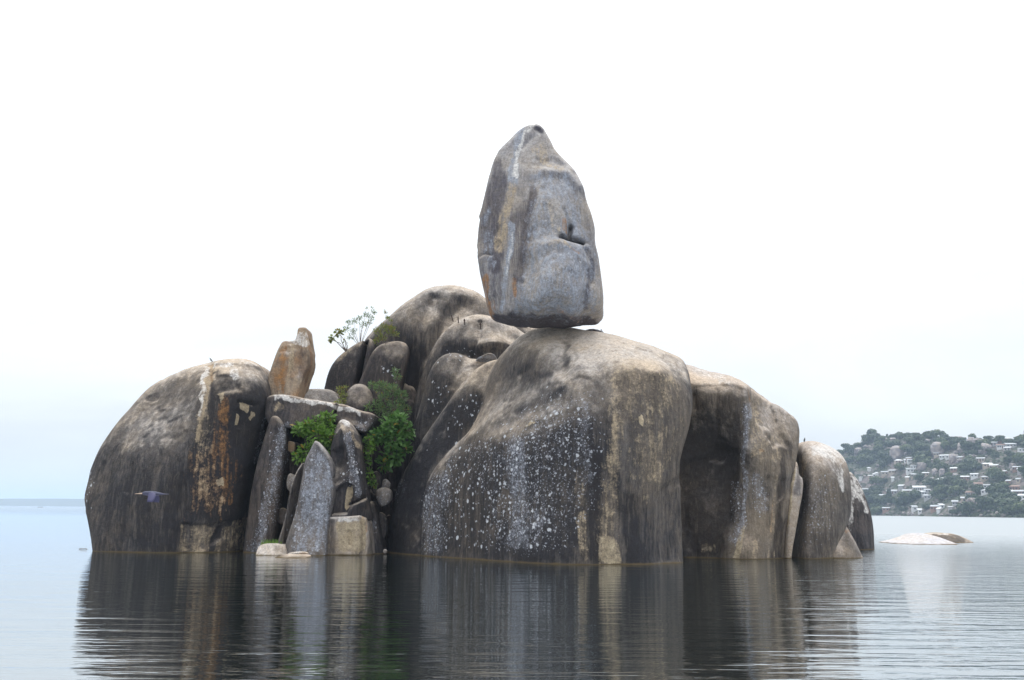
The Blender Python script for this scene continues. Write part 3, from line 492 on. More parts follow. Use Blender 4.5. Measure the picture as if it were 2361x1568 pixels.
R('streaked_boulder', 'dark boulder with white droppings streaking its shoulder behind the wedge stone', [Lobe([(1930, 1330), (1935, 1180), (1945, 1110), (1958, 1084), (1972, 1094), (1984, 1115), (1996, 1150), (2008, 1195), (2014, 1240), (2016, 1290), (2016, 1330)], 58.5, [(1960, 1262, 57.2), (1990, 1264, 57.0), (2010, 1262, 57.8), (1970, 1180, 57.3), (1995, 1190, 57.6), (1965, 1100, 58.2)], 61.5, k=0.4, kb=1.2)], 0.075, MAT_DARK,
  [('white', 'p', [(1955, 1080), (1975, 1092), (1995, 1140), (2006, 1180), (1990, 1160), (1985, 1180), (1978, 1155), (1966, 1165), (1966, 1220), (1957, 1240), (1952, 1120)], 7, 0.68), ('white', 'l', [(1962, 1160), (1962, 1225)], 4, 0.6), ('white', 'l', [(1988, 1130), (2004, 1185)], 5, 0.7)], disp=0.05)
# --- west gully
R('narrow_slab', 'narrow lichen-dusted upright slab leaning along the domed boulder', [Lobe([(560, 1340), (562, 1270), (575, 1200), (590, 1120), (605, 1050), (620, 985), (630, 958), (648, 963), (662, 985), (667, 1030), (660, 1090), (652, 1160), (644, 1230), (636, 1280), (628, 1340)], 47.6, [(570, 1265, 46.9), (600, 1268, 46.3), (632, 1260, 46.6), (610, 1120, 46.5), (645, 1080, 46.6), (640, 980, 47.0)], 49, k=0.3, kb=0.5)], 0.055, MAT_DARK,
  [('lichen', 'l', [(650, 985), (640, 1050), (622, 1130), (610, 1200), (590, 1270)], 12, 0.95), ('lichen', 'p', [(630, 990), (665, 1000), (655, 1120), (640, 1200), (610, 1200), (620, 1080)], 10, 0.6)], disp=0.05)
R('pinnacle_stone', 'upright ochre rock with a knob on top standing on the flat slab', [Lobe([(620, 925), (626, 882), (640, 835), (654, 795), (660, 790), (672, 790), (685, 788), (688, 774), (689, 758), (698, 756), (710, 757), (713, 778), (716, 798), (721, 818), (719, 850), (710, 870), (700, 905), (692, 935)], 49.6, [(640, 900, 48.6), (680, 900, 48.4), (660, 830, 48.7), (700, 840, 48.8), (700, 775, 49.2)], 50.8, k=0.07, kb=0.3, sm=1, feats=[('line', [(672, 800), (668, 850), (660, 910)], 0.12, -0.12), ('line', [(716, 835), (705, 880)], 0.12, 0.15)])], 0.045, MAT_ORANGE,
  [('tan', 'l', [(676, 800), (672, 850), (665, 880)], 7, 0.7), ('rust', 'p', [(630, 890), (650, 810), (665, 800), (662, 850), (650, 915)], 10, 0.7), ('dark', 'p', [(688, 795), (718, 800), (718, 850), (705, 890), (695, 870)], 8, 0.75), ('white', 'p', [(660, 790), (690, 768), (708, 768), (712, 795), (690, 800)], 6, 0.75)], disp=0.05, chips=0.05)
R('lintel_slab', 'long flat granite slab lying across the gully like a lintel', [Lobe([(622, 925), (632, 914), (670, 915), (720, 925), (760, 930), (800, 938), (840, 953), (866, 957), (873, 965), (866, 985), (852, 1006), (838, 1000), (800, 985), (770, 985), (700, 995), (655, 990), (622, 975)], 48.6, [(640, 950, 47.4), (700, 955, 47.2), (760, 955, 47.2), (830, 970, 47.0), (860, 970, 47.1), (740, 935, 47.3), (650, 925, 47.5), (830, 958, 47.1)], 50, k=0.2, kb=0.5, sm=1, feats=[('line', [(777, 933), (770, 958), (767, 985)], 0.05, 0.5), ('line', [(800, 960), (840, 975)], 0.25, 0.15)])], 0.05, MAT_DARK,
  [('lichen', 'p', [(820, 965), (868, 962), (855, 1000), (815, 985)], 8, 0.8), ('lichen', 'l', [(645, 980), (690, 985)], 8, 0.7), ('white', 'l', [(632, 916), (700, 920), (770, 932), (830, 950)], 6, 0.75), ('tan', 'l', [(632, 935), (650, 940)], 10, 0.6)], disp=0.05)
R('shelf_stone', 'low grey stone perched behind the flat slab beside the ochre pinnacle', [Lobe([(688, 950), (696, 912), (704, 898), (740, 897), (768, 900), (780, 910), (790, 930), (790, 950)], 51, [(710, 925, 50.0), (760, 925, 50.0), (740, 905, 50.4)], 52.4, k=0.2, kb=0.5)], 0.055, MAT_GREY, [('dark', 'p', [(735, 905), (780, 910), (785, 940), (740, 940)], 8, 0.7)], disp=0.05)
R('thumb_boulder', 'dark rounded boulder above the flat slab beside the gully bush', [Lobe([(790, 990), (793, 940), (800, 908), (815, 888), (832, 884), (850, 892), (862, 915), (870, 945), (874, 990)], 50, [(810, 940, 48.9), (840, 940, 48.8), (860, 950, 49.2), (830, 895, 49.5)], 51.5, k=0.28, kb=0.6)], 0.055, MAT_DARK, [('spot', 'p', [(845, 910), (865, 930), (865, 960), (845, 960)], 8, 0.7), ('dark', 'p', [(798, 910), (860, 910), (868, 970), (795, 970)], 8, 0.4)], disp=0.05)
R('cracked_boulder', 'dark rounded boulder split by a deep crack below the sparse shrub', [Lobe([(738, 960), (749, 895), (757, 862), (770, 835), (797, 812), (820, 796), (840, 785), (858, 780), (868, 800), (864, 830), (848, 880), (840, 960)], 52.4, [(760, 890, 51.8), (800, 880, 51.2), (835, 880, 51.2), (800, 830, 51.6), (845, 800, 51.7)], 55, k=0.35, kb=1.0, feats=[('line', [(842, 788), (838, 812), (832, 840), (824, 882)], 0.11, 0.9)])], 0.06, MAT_DARK, [('tan', 'l', [(780, 825), (840, 790)], 5, 0.5), ('dark', 'p', [(755, 890), (780, 840), (850, 810), (845, 890)], 10, 0.4)], disp=0.05)
R('smooth_boulder', 'smooth purplish boulder resting against the cracked boulder and the lobed rock', [Lobe([(825, 900), (845, 850), (858, 818), (876, 797), (905, 788), (925, 787), (941, 795), (946, 815), (942, 840), (936, 868), (930, 900), (925, 960), (820, 960)], 51.3, [(860, 870, 50.2), (900, 870, 50.0), (880, 820, 50.3), (925, 820, 50.3), (915, 795, 50.7), (850, 850, 50.4), (925, 850, 50.1), (870, 930, 49.9), (840, 890, 50.3), (905, 930, 50.0)], 53.5, k=0.3, kb=0.8)], 0.055, MAT_DARK, [('dark', 'p', [(850, 880), (865, 820), (935, 815), (920, 870)], 14, 0.4), ('spot', 'p', [(890, 850), (930, 830), (910, 880)], 8, 0.7)], disp=0.05)
R('spearhead_slab', 'pale grey pointed slab shaped like a spearhead standing in the water', [Lobe([(652, 1340), (660, 1280), (668, 1240), (690, 1170), (700, 1110), (706, 1062), (716, 1042), (727, 1016), (732, 1018), (748, 1034), (766, 1064), (772, 1088), (768, 1108), (774, 1122), (773, 1142), (768, 1165), (762, 1195), (757, 1240), (756, 1340)], 45.3, [(670, 1272, 44.5), (710, 1274, 44.3), (752, 1272, 44.5), (720, 1150, 44.6), (760, 1130, 44.8), (730, 1040, 45.0), (695, 1180, 44.7)], 46.2, k=0.14, kb=0.4, sm=1)], 0.04, MAT_GREY,
  [('lichen', 'p', [(665, 1280), (700, 1110), (728, 1020), (770, 1090), (760, 1200), (755, 1280)], 8, 0.85), ('lichen', 'l', [(755, 1150), (752, 1275)], 12, 1.0), ('blue', 'p', [(665, 1280), (700, 1110), (728, 1020), (770, 1090), (760, 1200), (755, 1280)], 8, 0.45)], disp=0.03)
R('backing_slab', 'grey slab half hidden behind the spearhead slab', [Lobe([(645, 1340), (655, 1250), (668, 1195), (678, 1130), (688, 1090), (702, 1060), (715, 1090), (720, 1340)], 46.2, [(660, 1265, 45.4), (680, 1150, 45.6), (695, 1100, 45.9)], 47.0, k=0.15, kb=0.3, sm=1)], 0.045, MAT_GREY, [('lichen', 'p', [(655, 1260), (680, 1130), (700, 1100), (690, 1200), (670, 1270)], 6, 0.5)], disp=0.04)
R('thumb_column', 'tall thumb-shaped granite column with a broken hollow in its face', [Lobe([(760, 1205), (766, 1150), (768, 1100), (764, 1050), (770, 1005), (778, 975), (788, 965), (803, 968), (818, 984), (832, 1010), (838, 1050), (843, 1100), (849, 1150), (856, 1180), (858, 1205)], 46.6, [(775, 1180, 45.2), (810, 1180, 45.2), (845, 1180, 45.7), (800, 1100, 45.2), (830, 1100, 45.6), (775, 1080, 45.6), (800, 1000, 45.8), (790, 975, 46.2)], 48, k=0.2, kb=0.5, sm=1,
  feats=[('step', [(765, 1138), (790, 1115), (800, 1112), (812, 1118), (816, 1140), (812, 1165), (800, 1185), (765, 1187)], 0.06, 0.35), ('step', [(766, 1040), (795, 1030), (805, 1060), (800, 1110), (770, 1120)], 0.15, 0.22), ('line', [(803, 1163), (820, 1158), (842, 1146)], 0.06, 0.35), ('line', [(790, 990), (806, 1040), (812, 1075)], 0.12, -0.15)])], 0.045, MAT_DARK,
  [('lichen', 'l', [(800, 1010), (808, 1060), (812, 1105), (828, 1140)], 10, 0.95), ('tan', 'l', [(790, 985), (805, 1000), (830, 1030)], 9, 0.55), ('clean', 'p', [(797, 1130), (808, 1125), (812, 1150), (800, 1180), (795, 1175)], 3, 0.7), ('white', 'l', [(785, 970), (800, 975)], 7, 0.8), ('spot', 'p', [(775, 1060), (830, 1060), (845, 1150), (775, 1120)], 10, 0.7)], disp=0.04, chips=0.03)
R('base_block', 'squared tan block at the waterline beneath the thumb-shaped column', [Lobe([(757, 1340), (759, 1192), (800, 1190), (848, 1186), (856, 1215), (860, 1260), (866, 1340)], 46.2, [(765, 1275, 45.1), (805, 1277, 44.9), (850, 1274, 45.4), (800, 1200, 45.0), (845, 1200, 45.3)], 48.5, k=0.14, kb=0.5, sm=1, feats=[('line', [(805, 1225), (808, 1240), (807, 1255)], 0.05, 0.12), ('line', [(835, 1195), (838, 1230), (836, 1280)], 0.08, 0.15)])], 0.045, MAT_PALE,
  [('clean', 'p', [(778, 1200), (845, 1195), (850, 1275), (785, 1277)], 10, 0.6), ('dark', 'p', [(755, 1192), (778, 1194), (778, 1240), (782, 1282), (755, 1282)], 6, 1.0), ('dark', 'l', [(837, 1210), (834, 1275)], 5, 0.7), ('white', 'l', [(795, 1197), (822, 1196)], 5, 0.9), ('rust', 'l', [(840, 1200), (842, 1225)], 6, 0.6), ('dark', 'l', [(853, 1210), (860, 1280)], 6, 0.9)], disp=0.04)
R('foot_stone', 'dark leaning stone at the foot of the squared tan block', [Lobe([(845, 1340), (848, 1240), (845, 1180), (856, 1150), (868, 1170), (876, 1215), (886, 1262), (892, 1340)], 47.4, [(855, 1270, 46.6), (880, 1270, 46.8), (862, 1180, 46.9)], 48.8, k=0.25, kb=0.4, sm=1)], 0.05, MAT_DARK, [('lichen', 'p', [(856, 1190), (868, 1200), (868, 1240), (858, 1230)], 5, 0.7)], disp=0.05)
R('pale_low_stone', 'low pale stone with a grass tuft at the foot of the narrow slab', [Lobe([(592, 1320), (596, 1262), (606, 1254), (625, 1252), (650, 1254), (664, 1258), (672, 1320)], 44.8, [(605, 1274, 44.3), (630, 1276, 44.2), (658, 1274, 44.3), (630, 1258, 44.4)], 46.2, k=0.10, kb=0.3, sm=1)], 0.04, MAT_PALE, [('dark', 'p', [(625, 1262), (660, 1262), (660, 1276), (620, 1276)], 5, 0.6), ('white', 'l', [(602, 1265), (606, 1275)], 6, 0.5)], disp=0.04)
R('flat_stone', 'flat pale stone barely above the water before the spearhead slab', [Lobe([(612, 1310), (628, 1286), (650, 1276), (672, 1272), (695, 1271), (708, 1279), (716, 1310)], 42.6, [(640, 1286, 42.2), (670, 1287, 42.0), (700, 1286, 42.2)], 43.8, k=0.10, kb=0.4)], 0.04, MAT_PALE, [('white', 'l', [(640, 1281), (695, 1278)], 5, 0.6)], disp=0.03)
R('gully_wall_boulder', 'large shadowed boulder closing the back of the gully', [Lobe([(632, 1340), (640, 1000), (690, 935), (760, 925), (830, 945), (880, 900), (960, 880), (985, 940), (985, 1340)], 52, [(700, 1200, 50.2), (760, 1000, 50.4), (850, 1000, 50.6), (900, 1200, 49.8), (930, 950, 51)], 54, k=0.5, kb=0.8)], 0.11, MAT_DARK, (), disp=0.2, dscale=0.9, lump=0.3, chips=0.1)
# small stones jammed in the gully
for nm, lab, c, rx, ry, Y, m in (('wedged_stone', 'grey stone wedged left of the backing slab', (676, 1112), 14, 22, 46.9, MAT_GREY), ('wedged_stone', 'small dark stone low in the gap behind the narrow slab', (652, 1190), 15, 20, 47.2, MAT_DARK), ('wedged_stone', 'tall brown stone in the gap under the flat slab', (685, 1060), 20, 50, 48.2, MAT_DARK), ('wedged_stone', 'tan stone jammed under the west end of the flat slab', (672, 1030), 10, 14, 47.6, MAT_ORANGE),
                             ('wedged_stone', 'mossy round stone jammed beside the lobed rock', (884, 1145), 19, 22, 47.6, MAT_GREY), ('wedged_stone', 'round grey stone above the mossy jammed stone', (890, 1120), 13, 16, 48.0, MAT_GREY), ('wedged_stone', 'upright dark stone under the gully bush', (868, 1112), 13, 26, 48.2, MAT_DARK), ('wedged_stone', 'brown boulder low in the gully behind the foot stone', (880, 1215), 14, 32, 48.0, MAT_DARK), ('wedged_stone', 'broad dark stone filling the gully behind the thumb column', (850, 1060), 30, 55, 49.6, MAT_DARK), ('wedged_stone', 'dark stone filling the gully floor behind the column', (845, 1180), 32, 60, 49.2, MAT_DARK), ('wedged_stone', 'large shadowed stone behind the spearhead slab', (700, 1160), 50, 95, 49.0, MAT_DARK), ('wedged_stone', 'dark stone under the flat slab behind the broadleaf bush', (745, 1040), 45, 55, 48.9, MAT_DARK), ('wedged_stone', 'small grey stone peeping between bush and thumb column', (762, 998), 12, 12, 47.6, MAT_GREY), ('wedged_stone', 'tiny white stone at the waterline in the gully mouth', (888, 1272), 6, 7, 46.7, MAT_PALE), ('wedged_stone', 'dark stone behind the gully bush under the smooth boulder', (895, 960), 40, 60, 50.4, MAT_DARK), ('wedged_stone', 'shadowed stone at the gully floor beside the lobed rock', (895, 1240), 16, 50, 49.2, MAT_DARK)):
    rr = random.Random(lab); pts = []
    for k in range(8):
        a = 2 * math.pi * (k + rr.uniform(-.3, .3)) / 8; w = rr.uniform(0.82, 1.2); pts.append((c[0] + rx * w * math.cos(a), c[1] - ry * w * math.sin(a)))
    dep = min(rx, 30) * KD * Y / F_PX
    R(nm, lab, [Lobe(pts, Y, [(c[0], c[1], Y - dep), (c[0] + rx * .6, c[1], Y - dep * .6), (c[0] - rx * .6, c[1], Y - dep * .7), (c[0], c[1] - ry * .6, Y - dep * .6), (c[0], c[1] + ry * .6, Y - dep * .8)], Y + dep * 0.9, k=dep * 0.25, kb=dep * 0.4, sm=1)], max(0.035, dep / 9), m, [('lichen', 'p', pts, 6, 0.6)] if m is MAT_GREY else [], disp=0.09, dscale=1.6, cat='stone')
# stones lying on the lobed rock
R('flat_cap_stone', 'flat grey stone lying on the crest beside the perched dove', [Lobe([(1338, 775), (1345, 765), (1362, 762), (1380, 765), (1395, 772), (1402, 782)], 45.2, [(1350, 770, 44.9), (1370, 768, 44.8), (1390, 774, 44.9)], 46, k=0.08, kb=0.2, sm=1)], 0.03, MAT_GREY, [('blue', 'p', [(1338, 760), (1400, 760), (1400, 785), (1338, 785)], 3, 0.6)], disp=0.02, cat='stone')
R('hollow_stone', 'bluish stone lying in the hollow between the rock lobes', [Lobe([(1090, 842), (1100, 828), (1115, 823), (1130, 818), (1143, 822), (1150, 835), (1150, 850)], 48.6, [(1105, 832, 48.3), (1125, 828, 48.2), (1142, 830, 48.3)], 49.3, k=0.15, kb=0.2, sm=1)], 0.03, MAT_GREY, [('blue', 'p', [(1085, 815), (1155, 815), (1155, 850), (1085, 850)], 3, 0.7)], disp=0.03, cat='stone')
# pale rocks awash to the east
R('awash_rock', 'low white rock awash in open water tapering to a long tip', [Lobe([(2028, 1275), (2036, 1251), (2060, 1247), (2085, 1241), (2105, 1232), (2125, 1229), (2145, 1231), (2160, 1241), (2172, 1251), (2180, 1275)], 71, [(2050, 1252, 69.2), (2100, 1250, 68.4), (2150, 1250, 68.6), (2110, 1236, 70)], 73, k=0.35, kb=0.8)], 0.06, rock_mat('granite_white', light=(0.54, 0.535, 0.54), mid=(0.50, 0.49, 0.49), dark=(0.38, 0.37, 0.37), varnish_shade=0.12, slope=(-0.3, 0.4)), (), disp=0.06)
R('awash_rock', 'low dark-sided rock awash behind the white tapering rock', [Lobe([(2105, 1275), (2120, 1238), (2140, 1231), (2170, 1228), (2195, 1230), (2212, 1235), (2226, 1244), (2236, 1252), (2240, 1275)], 74, [(2150, 1248, 73.2), (2190, 1250, 72.2), (2225, 1250, 72.8), (2180, 1234, 73.0)], 76, k=0.3, kb=0.8)], 0.06, MAT_DARK, [('dark', 'p', [(2150, 1238), (2180, 1234), (2215, 1238), (2230, 1256), (2150, 1256)], 3, 0.9), ('white', 'p', [(2120, 1228), (2190, 1228), (2180, 1234), (2150, 1236)], 4, 0.9)], disp=0.06)
#@@VEG
# ================================================================== placing things on the rocks
from mathutils.bvhtree import BVHTree
bpy.context.view_layer.update()
ROCKS = [o for o in COL.objects if o.type == 'MESH' and o.name not in ('lake', 'far_shore_hills')]
def bvh_of(o):
    me = o.data; V = np.zeros(len(me.vertices) * 3, np.float32); me.vertices.foreach_get('co', V); V = V.reshape(-1, 3) + np.array(o.location)
    return BVHTree.FromPolygons([tuple(v) for v in V.tolist()], [tuple(p.vertices) for p in me.polygons])
BV = {}
def hit(px, py, name):
    if name not in BV: BV[name] = bvh_of(bpy.data.objects[name])
    r = Vector(ray(px, py)).normalized(); h = BV[name].ray_cast(Vector((0, 0, CAM_H)), r)
    return np.array(h[0]) if h[0] is not None else None
def tube(path, r0, r1, n=6):
    V = []; Fc = []; m = len(path); P = [Vector(p) for p in path]
    for i, p in enumerate(P):
        d = (P[min(i + 1, m - 1)] - P[max(i - 1, 0)]).normalized(); a = d.orthogonal().normalized(); b = d.cross(a)
        r = r0 + (r1 - r0) * i / (m - 1)
        for k in range(n):
            t = 2 * math.pi * k / n; V.append(p + a * (r * math.cos(t)) + b * (r * math.sin(t)))
    for i in range(m - 1):
        for k in range(n): Fc.append((i * n + k, i * n + (k + 1) % n, (i + 1) * n + (k + 1) % n, (i + 1) * n + k))
    Fc.append(tuple(range(n))[::-1]); Fc.append(tuple(range((m - 1) * n, m * n)))
    return V, Fc
def merge(parts):
    V = []; Fc = []
    for v, f in parts:
        o = len(V); V += list(v); Fc += [tuple(i + o for i in q) for q in f]
    return V, Fc

# ------------------------------------------------------------------ shrubs
LEAF_BROAD = leaf_mat('leaf_broad', (0.085, 0.18, 0.03), (0.19, 0.33, 0.06), 0.03)
LEAF_FINE = leaf_mat('leaf_fine', (0.085, 0.16, 0.06), (0.17, 0.27, 0.10), 0.04)
LEAF_YEL = leaf_mat('leaf_yellowish', (0.12, 0.17, 0.04), (0.24, 0.27, 0.06), 0.14)
LEAF_DEEP = leaf_mat('leaf_deep', (0.07, 0.16, 0.04), (0.14, 0.27, 0.075), 0.02)
TWIG = plain('twig_bark', (0.16, 0.13, 0.11), 0.9, 0.3, 30)
def leaf_verts(L, W):
    return [Vector((0, 0, 0)), Vector((-W * .5, L * .42, 0.06 * L)), Vector((0, L * .5, -0.02 * L)), Vector((W * .5, L * .42, 0.06 * L)), Vector((-W * .3, L * .8, 0.03 * L)), Vector((W * .3, L * .8, 0.03 * L)), Vector((0, L, -0.10 * L))]
LEAF_F = [(0, 2, 1), (0, 3, 2), (1, 2, 4), (2, 3, 5), (2, 6, 4), (2, 5, 6)]
def frame(d, rnd, upb):
    d = d.normalized(); n = Vector((rnd.gauss(0, .5), rnd.gauss(0, .5) - 0.25, upb + rnd.gauss(0, .35)))
    x = d.cross(n)
    if x.length < 1e-3: x = d.orthogonal()
    x.normalize(); n = x.cross(d)
    return Matrix((x, d, n)).transposed()
def bush(name, label, base, clumps, L, W, mat, n_obj=0, upb=0.9, cat='shrub', stem_r=0.02, twigs=True, wispy=0.0, group=None):
    rnd = random.Random(label); B = Vector(base); root = empty(name, B); tag(root, label, cat, group)
    leaves = []; stems = []
    for (px, py, Y, r, n) in clumps:
        c = Vector(at(px, py, Y)); R_ = r * KD * Y / F_PX
        mid = B.lerp(c, 0.5) + Vector((rnd.uniform(-.15, .15), rnd.uniform(-.1, .1), rnd.uniform(0, .15)))
        stems.append(tube([B - B, B.lerp(mid, .5) - B, mid - B, c - B], stem_r, stem_r * 0.35, 5))
        for k in range(n):
            v = Vector((rnd.gauss(0, 1), rnd.gauss(0, 1), rnd.gauss(0, 1))).normalized(); q = rnd.random() ** 0.45
            p = c + Vector((v.x * R_ * q, v.y * R_ * q * 1.0, v.z * R_ * q * 0.85))
            out = (v * 0.7 + Vector((rnd.gauss(0, .35), rnd.gauss(0, .35) - .2, rnd.gauss(0, .3) + wispy)))
            s = rnd.uniform(0.65, 1.2); leaves.append((p - B, frame(out, rnd, upb), s))
            if twigs and k % 7 == 0: stems.append(tube([c - B, (c.lerp(p, .6) - B) + Vector((0, 0, .02)), p - B], stem_r * .4, stem_r * .15, 4))
    link('stem', mesh_py('stem', *merge(stems)), TWIG, root)
    leaves.sort(key=lambda q: q[0].y - 0.4 * q[2])            # nearest and largest first
    if n_obj:
        lm = mesh_py('leaf', leaf_verts(L, W), LEAF_F, True); lm.materials.append(mat)
        for p, m3, s in leaves[:n_obj]:
            o = link('leaf', lm, None, root); o.location = p; o.rotation_euler = m3.to_euler(); o.scale = (s, s, s)
    V = []; Fc = []
    for p, m3, s in leaves[n_obj:]:
        o = len(V); V += [p + m3 @ (v * s) for v in leaf_verts(L, W)]; Fc += [tuple(i + o for i in q) for q in LEAF_F]
    if V: tag(link('foliage', mesh_py('foliage', V, Fc, True), mat, root), kind='stuff')
    return root
bush('broadleaf_bush', 'bright green broadleaf bush behind the spearhead slab tip', at(722, 1075, 47.4), [(693, 990, 46.9, 15, 120), (712, 985, 46.6, 18, 150), (740, 975, 46.7, 20, 150), (757, 962, 46.9, 12, 80), (735, 1005, 46.3, 24, 190), (760, 1010, 46.3, 18, 130), (705, 1045, 46.4, 22, 140), (690, 1052, 46.5, 13, 70), (764, 990, 46.7, 12, 70), (748, 1035, 46.3, 18, 110)], 0.24, 0.13, LEAF_BROAD, n_obj=280)
bush('broadleaf_bush', 'dark green large-leaved bush against the lobed rock in the gully', at(895, 1090, 48.6), [(920, 975, 47.6, 22, 130), (900, 985, 47.4, 22, 130), (935, 995, 47.5, 16, 90), (880, 1005, 47.3, 18, 100), (910, 1015, 47.3, 24, 150), (930, 1035, 47.6, 16, 90), (905, 1050, 47.5, 22, 110), (860, 1010, 47.2, 12, 50), (885, 1070, 47.8, 16, 60)], 0.30, 0.18, LEAF_DEEP, n_obj=290, stem_r=0.03)
bush('feathery_shrub', 'feathery green shrub climbing between the smooth boulder and the lobed rock', at(905, 1000, 49.4), [(858, 890, 49.0, 9, 80), (880, 893, 48.8, 14, 150), (905, 900, 48.7, 16, 170), (925, 915, 48.8, 15, 150), (885, 920, 48.5, 14, 140), (912, 940, 48.4, 18, 180), (935, 945, 48.6, 12, 100), (878, 945, 48.4, 13, 120), (895, 965, 48.2, 16, 140), (915, 870, 49.4, 8, 60), (912, 855, 49.6, 6, 40), (868, 930, 48.6, 8, 60), (850, 940, 48.5, 8, 50)], 0.17, 0.05, LEAF_FINE, upb=0.6, wispy=0.35)
bush('trailing_shrub', 'small-leaved trailing shrub hanging beside the thumb-shaped column', at(852, 1120, 47.3), [(850, 1015, 46.8, 10, 60), (855, 1030, 46.8, 11, 70), (848, 1040, 46.7, 9, 50), (848, 1062, 46.8, 9, 50), (852, 1085, 46.9, 7, 35), (858, 1105, 46.9, 10, 60), (862, 1118, 47.0, 7, 30)], 0.15, 0.08, LEAF_BROAD)
bush('ledge_shrub', 'yellowish small shrub growing on the ledge left of the dark thumb boulder', at(790, 940, 49.4), [(783, 900, 49.2, 8, 70), (792, 912, 49.1, 8, 70), (788, 925, 48.9, 9, 70), (778, 932, 48.3, 8, 60), (795, 895, 49.3, 6, 40)], 0.12, 0.05, LEAF_YEL, wispy=0.3)
bush('small_tree', 'tiny forked tree with round leaves leaning off the cracked boulder', at(799, 812, 51.9), [(768, 779, 51.6, 7, 26), (762, 782, 51.6, 5, 14), (780, 768, 51.6, 8, 36), (786, 764, 51.6, 6, 22), (795, 786, 51.7, 4, 8)], 0.17, 0.13, LEAF_YEL, cat='tree', stem_r=0.03)
bush('wispy_shrub', 'wispy thin-stemmed shrub on the skyline beside the cracked boulder', at(830, 800, 52.2), [(798, 760, 52, 8, 50), (805, 745, 52, 8, 50), (815, 765, 52, 9, 55), (818, 742, 52, 9, 60), (830, 735, 52, 8, 55), (838, 750, 52, 9, 50), (845, 728, 52, 8, 60), (856, 735, 52, 7, 45), (862, 722, 52, 6, 36), (808, 778, 52, 8, 40), (850, 745, 52, 8, 40), (845, 712, 52.1, 3, 8), (858, 712, 52.1, 3, 8)], 0.11, 0.04, LEAF_FINE, wispy=0.7, stem_r=0.014)
bush('grassy_shrub', 'yellow-green grassy shrub on the slope above the smooth boulder', at(888, 802, 50.9), [(872, 765, 50.4, 10, 100), (885, 755, 50.5, 10, 90), (898, 765, 50.3, 12, 120), (880, 780, 50.2, 12, 110), (905, 758, 50.4, 8, 60), (912, 772, 50.3, 8, 60), (893, 735, 50.8, 5, 30), (888, 722, 51, 4, 22), (902, 742, 50.7, 4, 20), (868, 788, 50.3, 9, 60)], 0.15, 0.03, LEAF_YEL, wispy=1.0, upb=0.3, stem_r=0.012)
g = []; rnd = random.Random(3); gb = Vector(at(626, 1254, 45.0))
for k in range(160):
    x = rnd.gauss(0, .22); y = rnd.gauss(0, .12); h = rnd.uniform(.10, .26); l = Vector((rnd.gauss(0, .07), rnd.gauss(0, .07), h)); w = .012
    g.append(([Vector((x - w, y, -0.05)), Vector((x + w, y, -0.05)), Vector((x, y, 0)) + l], [(0, 1, 2)]))
gr = empty('grass_tuft', gb); tag(gr, 'small grass tuft on the low pale stone', 'grass'); tag(link('blades', mesh_py('blades', *merge(g)), LEAF_BROAD, gr), kind='stuff')

# ------------------------------------------------------------------ posts, birds, small things
RUST = plain('rusted_iron', (0.055, 0.035, 0.03), 0.85, 0.4, 20, Metallic=0.3)
for lab, b, tp, col in (('thin leaning rusty rod on the rock crest nearest the rear hump', (1045, 741), (1040.5, 726.5), 0), ('thin straight rusty rod standing on the shoulder of the middle lobe', (1057, 744), (1056, 730), 0), ('short rusty stub with a collar on the middle lobe', (1071.5, 748), (1070.5, 735), 1), ('stout rusty stub with a collar standing apart near the balanced boulder', (1107.5, 758), (1107.5, 744), 1)):
    p = hit(*b, 'main_boulder')
    if p is None: continue
    q = at(tp[0], tp[1], p[1]); root = empty('metal_post', p); tag(root, lab, 'post', 'rusty posts on the lobed rock')
    d = q - p; link('rod', mesh_py('rod', *tube([Vector(-d * 0.25), Vector(d * 0.4), Vector(d)], 0.028, 0.024, 8)), RUST, root)
    if col: link('collar', mesh_py('collar', *tube([Vector(d * 0.62), Vector(d * 0.68), Vector(d * 0.80), Vector(d * 0.84)], 0.045, 0.045, 8)), RUST, root)
def loft(st, n=12):
    V = []; Fc = []
    for (y, z, rx, rz) in st:
        for k in range(n):
            t = 2 * math.pi * k / n; V.append((rx * math.cos(t), y, z + rz * math.sin(t)))
    for i in range(len(st) - 1):
        for k in range(n): Fc.append((i * n + k, (i + 1) * n + k, (i + 1) * n + (k + 1) % n, i * n + (k + 1) % n))
    Fc.append(tuple(range(n))); Fc.append(tuple(range((len(st) - 1) * n, len(st) * n))[::-1])
    return V, Fc
def two_tone(name, top, belly, z0=0.0, wid=0.02):
    t = NT(name); z = t.n('ShaderNodeSeparateXYZ', {0: t.n('ShaderNodeTexCoord').outputs['Object']}).outputs[2]
    n = t.noise(t.n('ShaderNodeTexCoord').outputs['Object'], 40, 3)
    t.bsdf(**{'Base Color': t.mix(t.step(t.math('ADD', z, t.math('MULTIPLY', t.math('SUBTRACT', n, .5), wid)), z0 - wid, z0 + wid), c4(*belly), c4(*top)), 'Roughness': 0.6}); return t.m
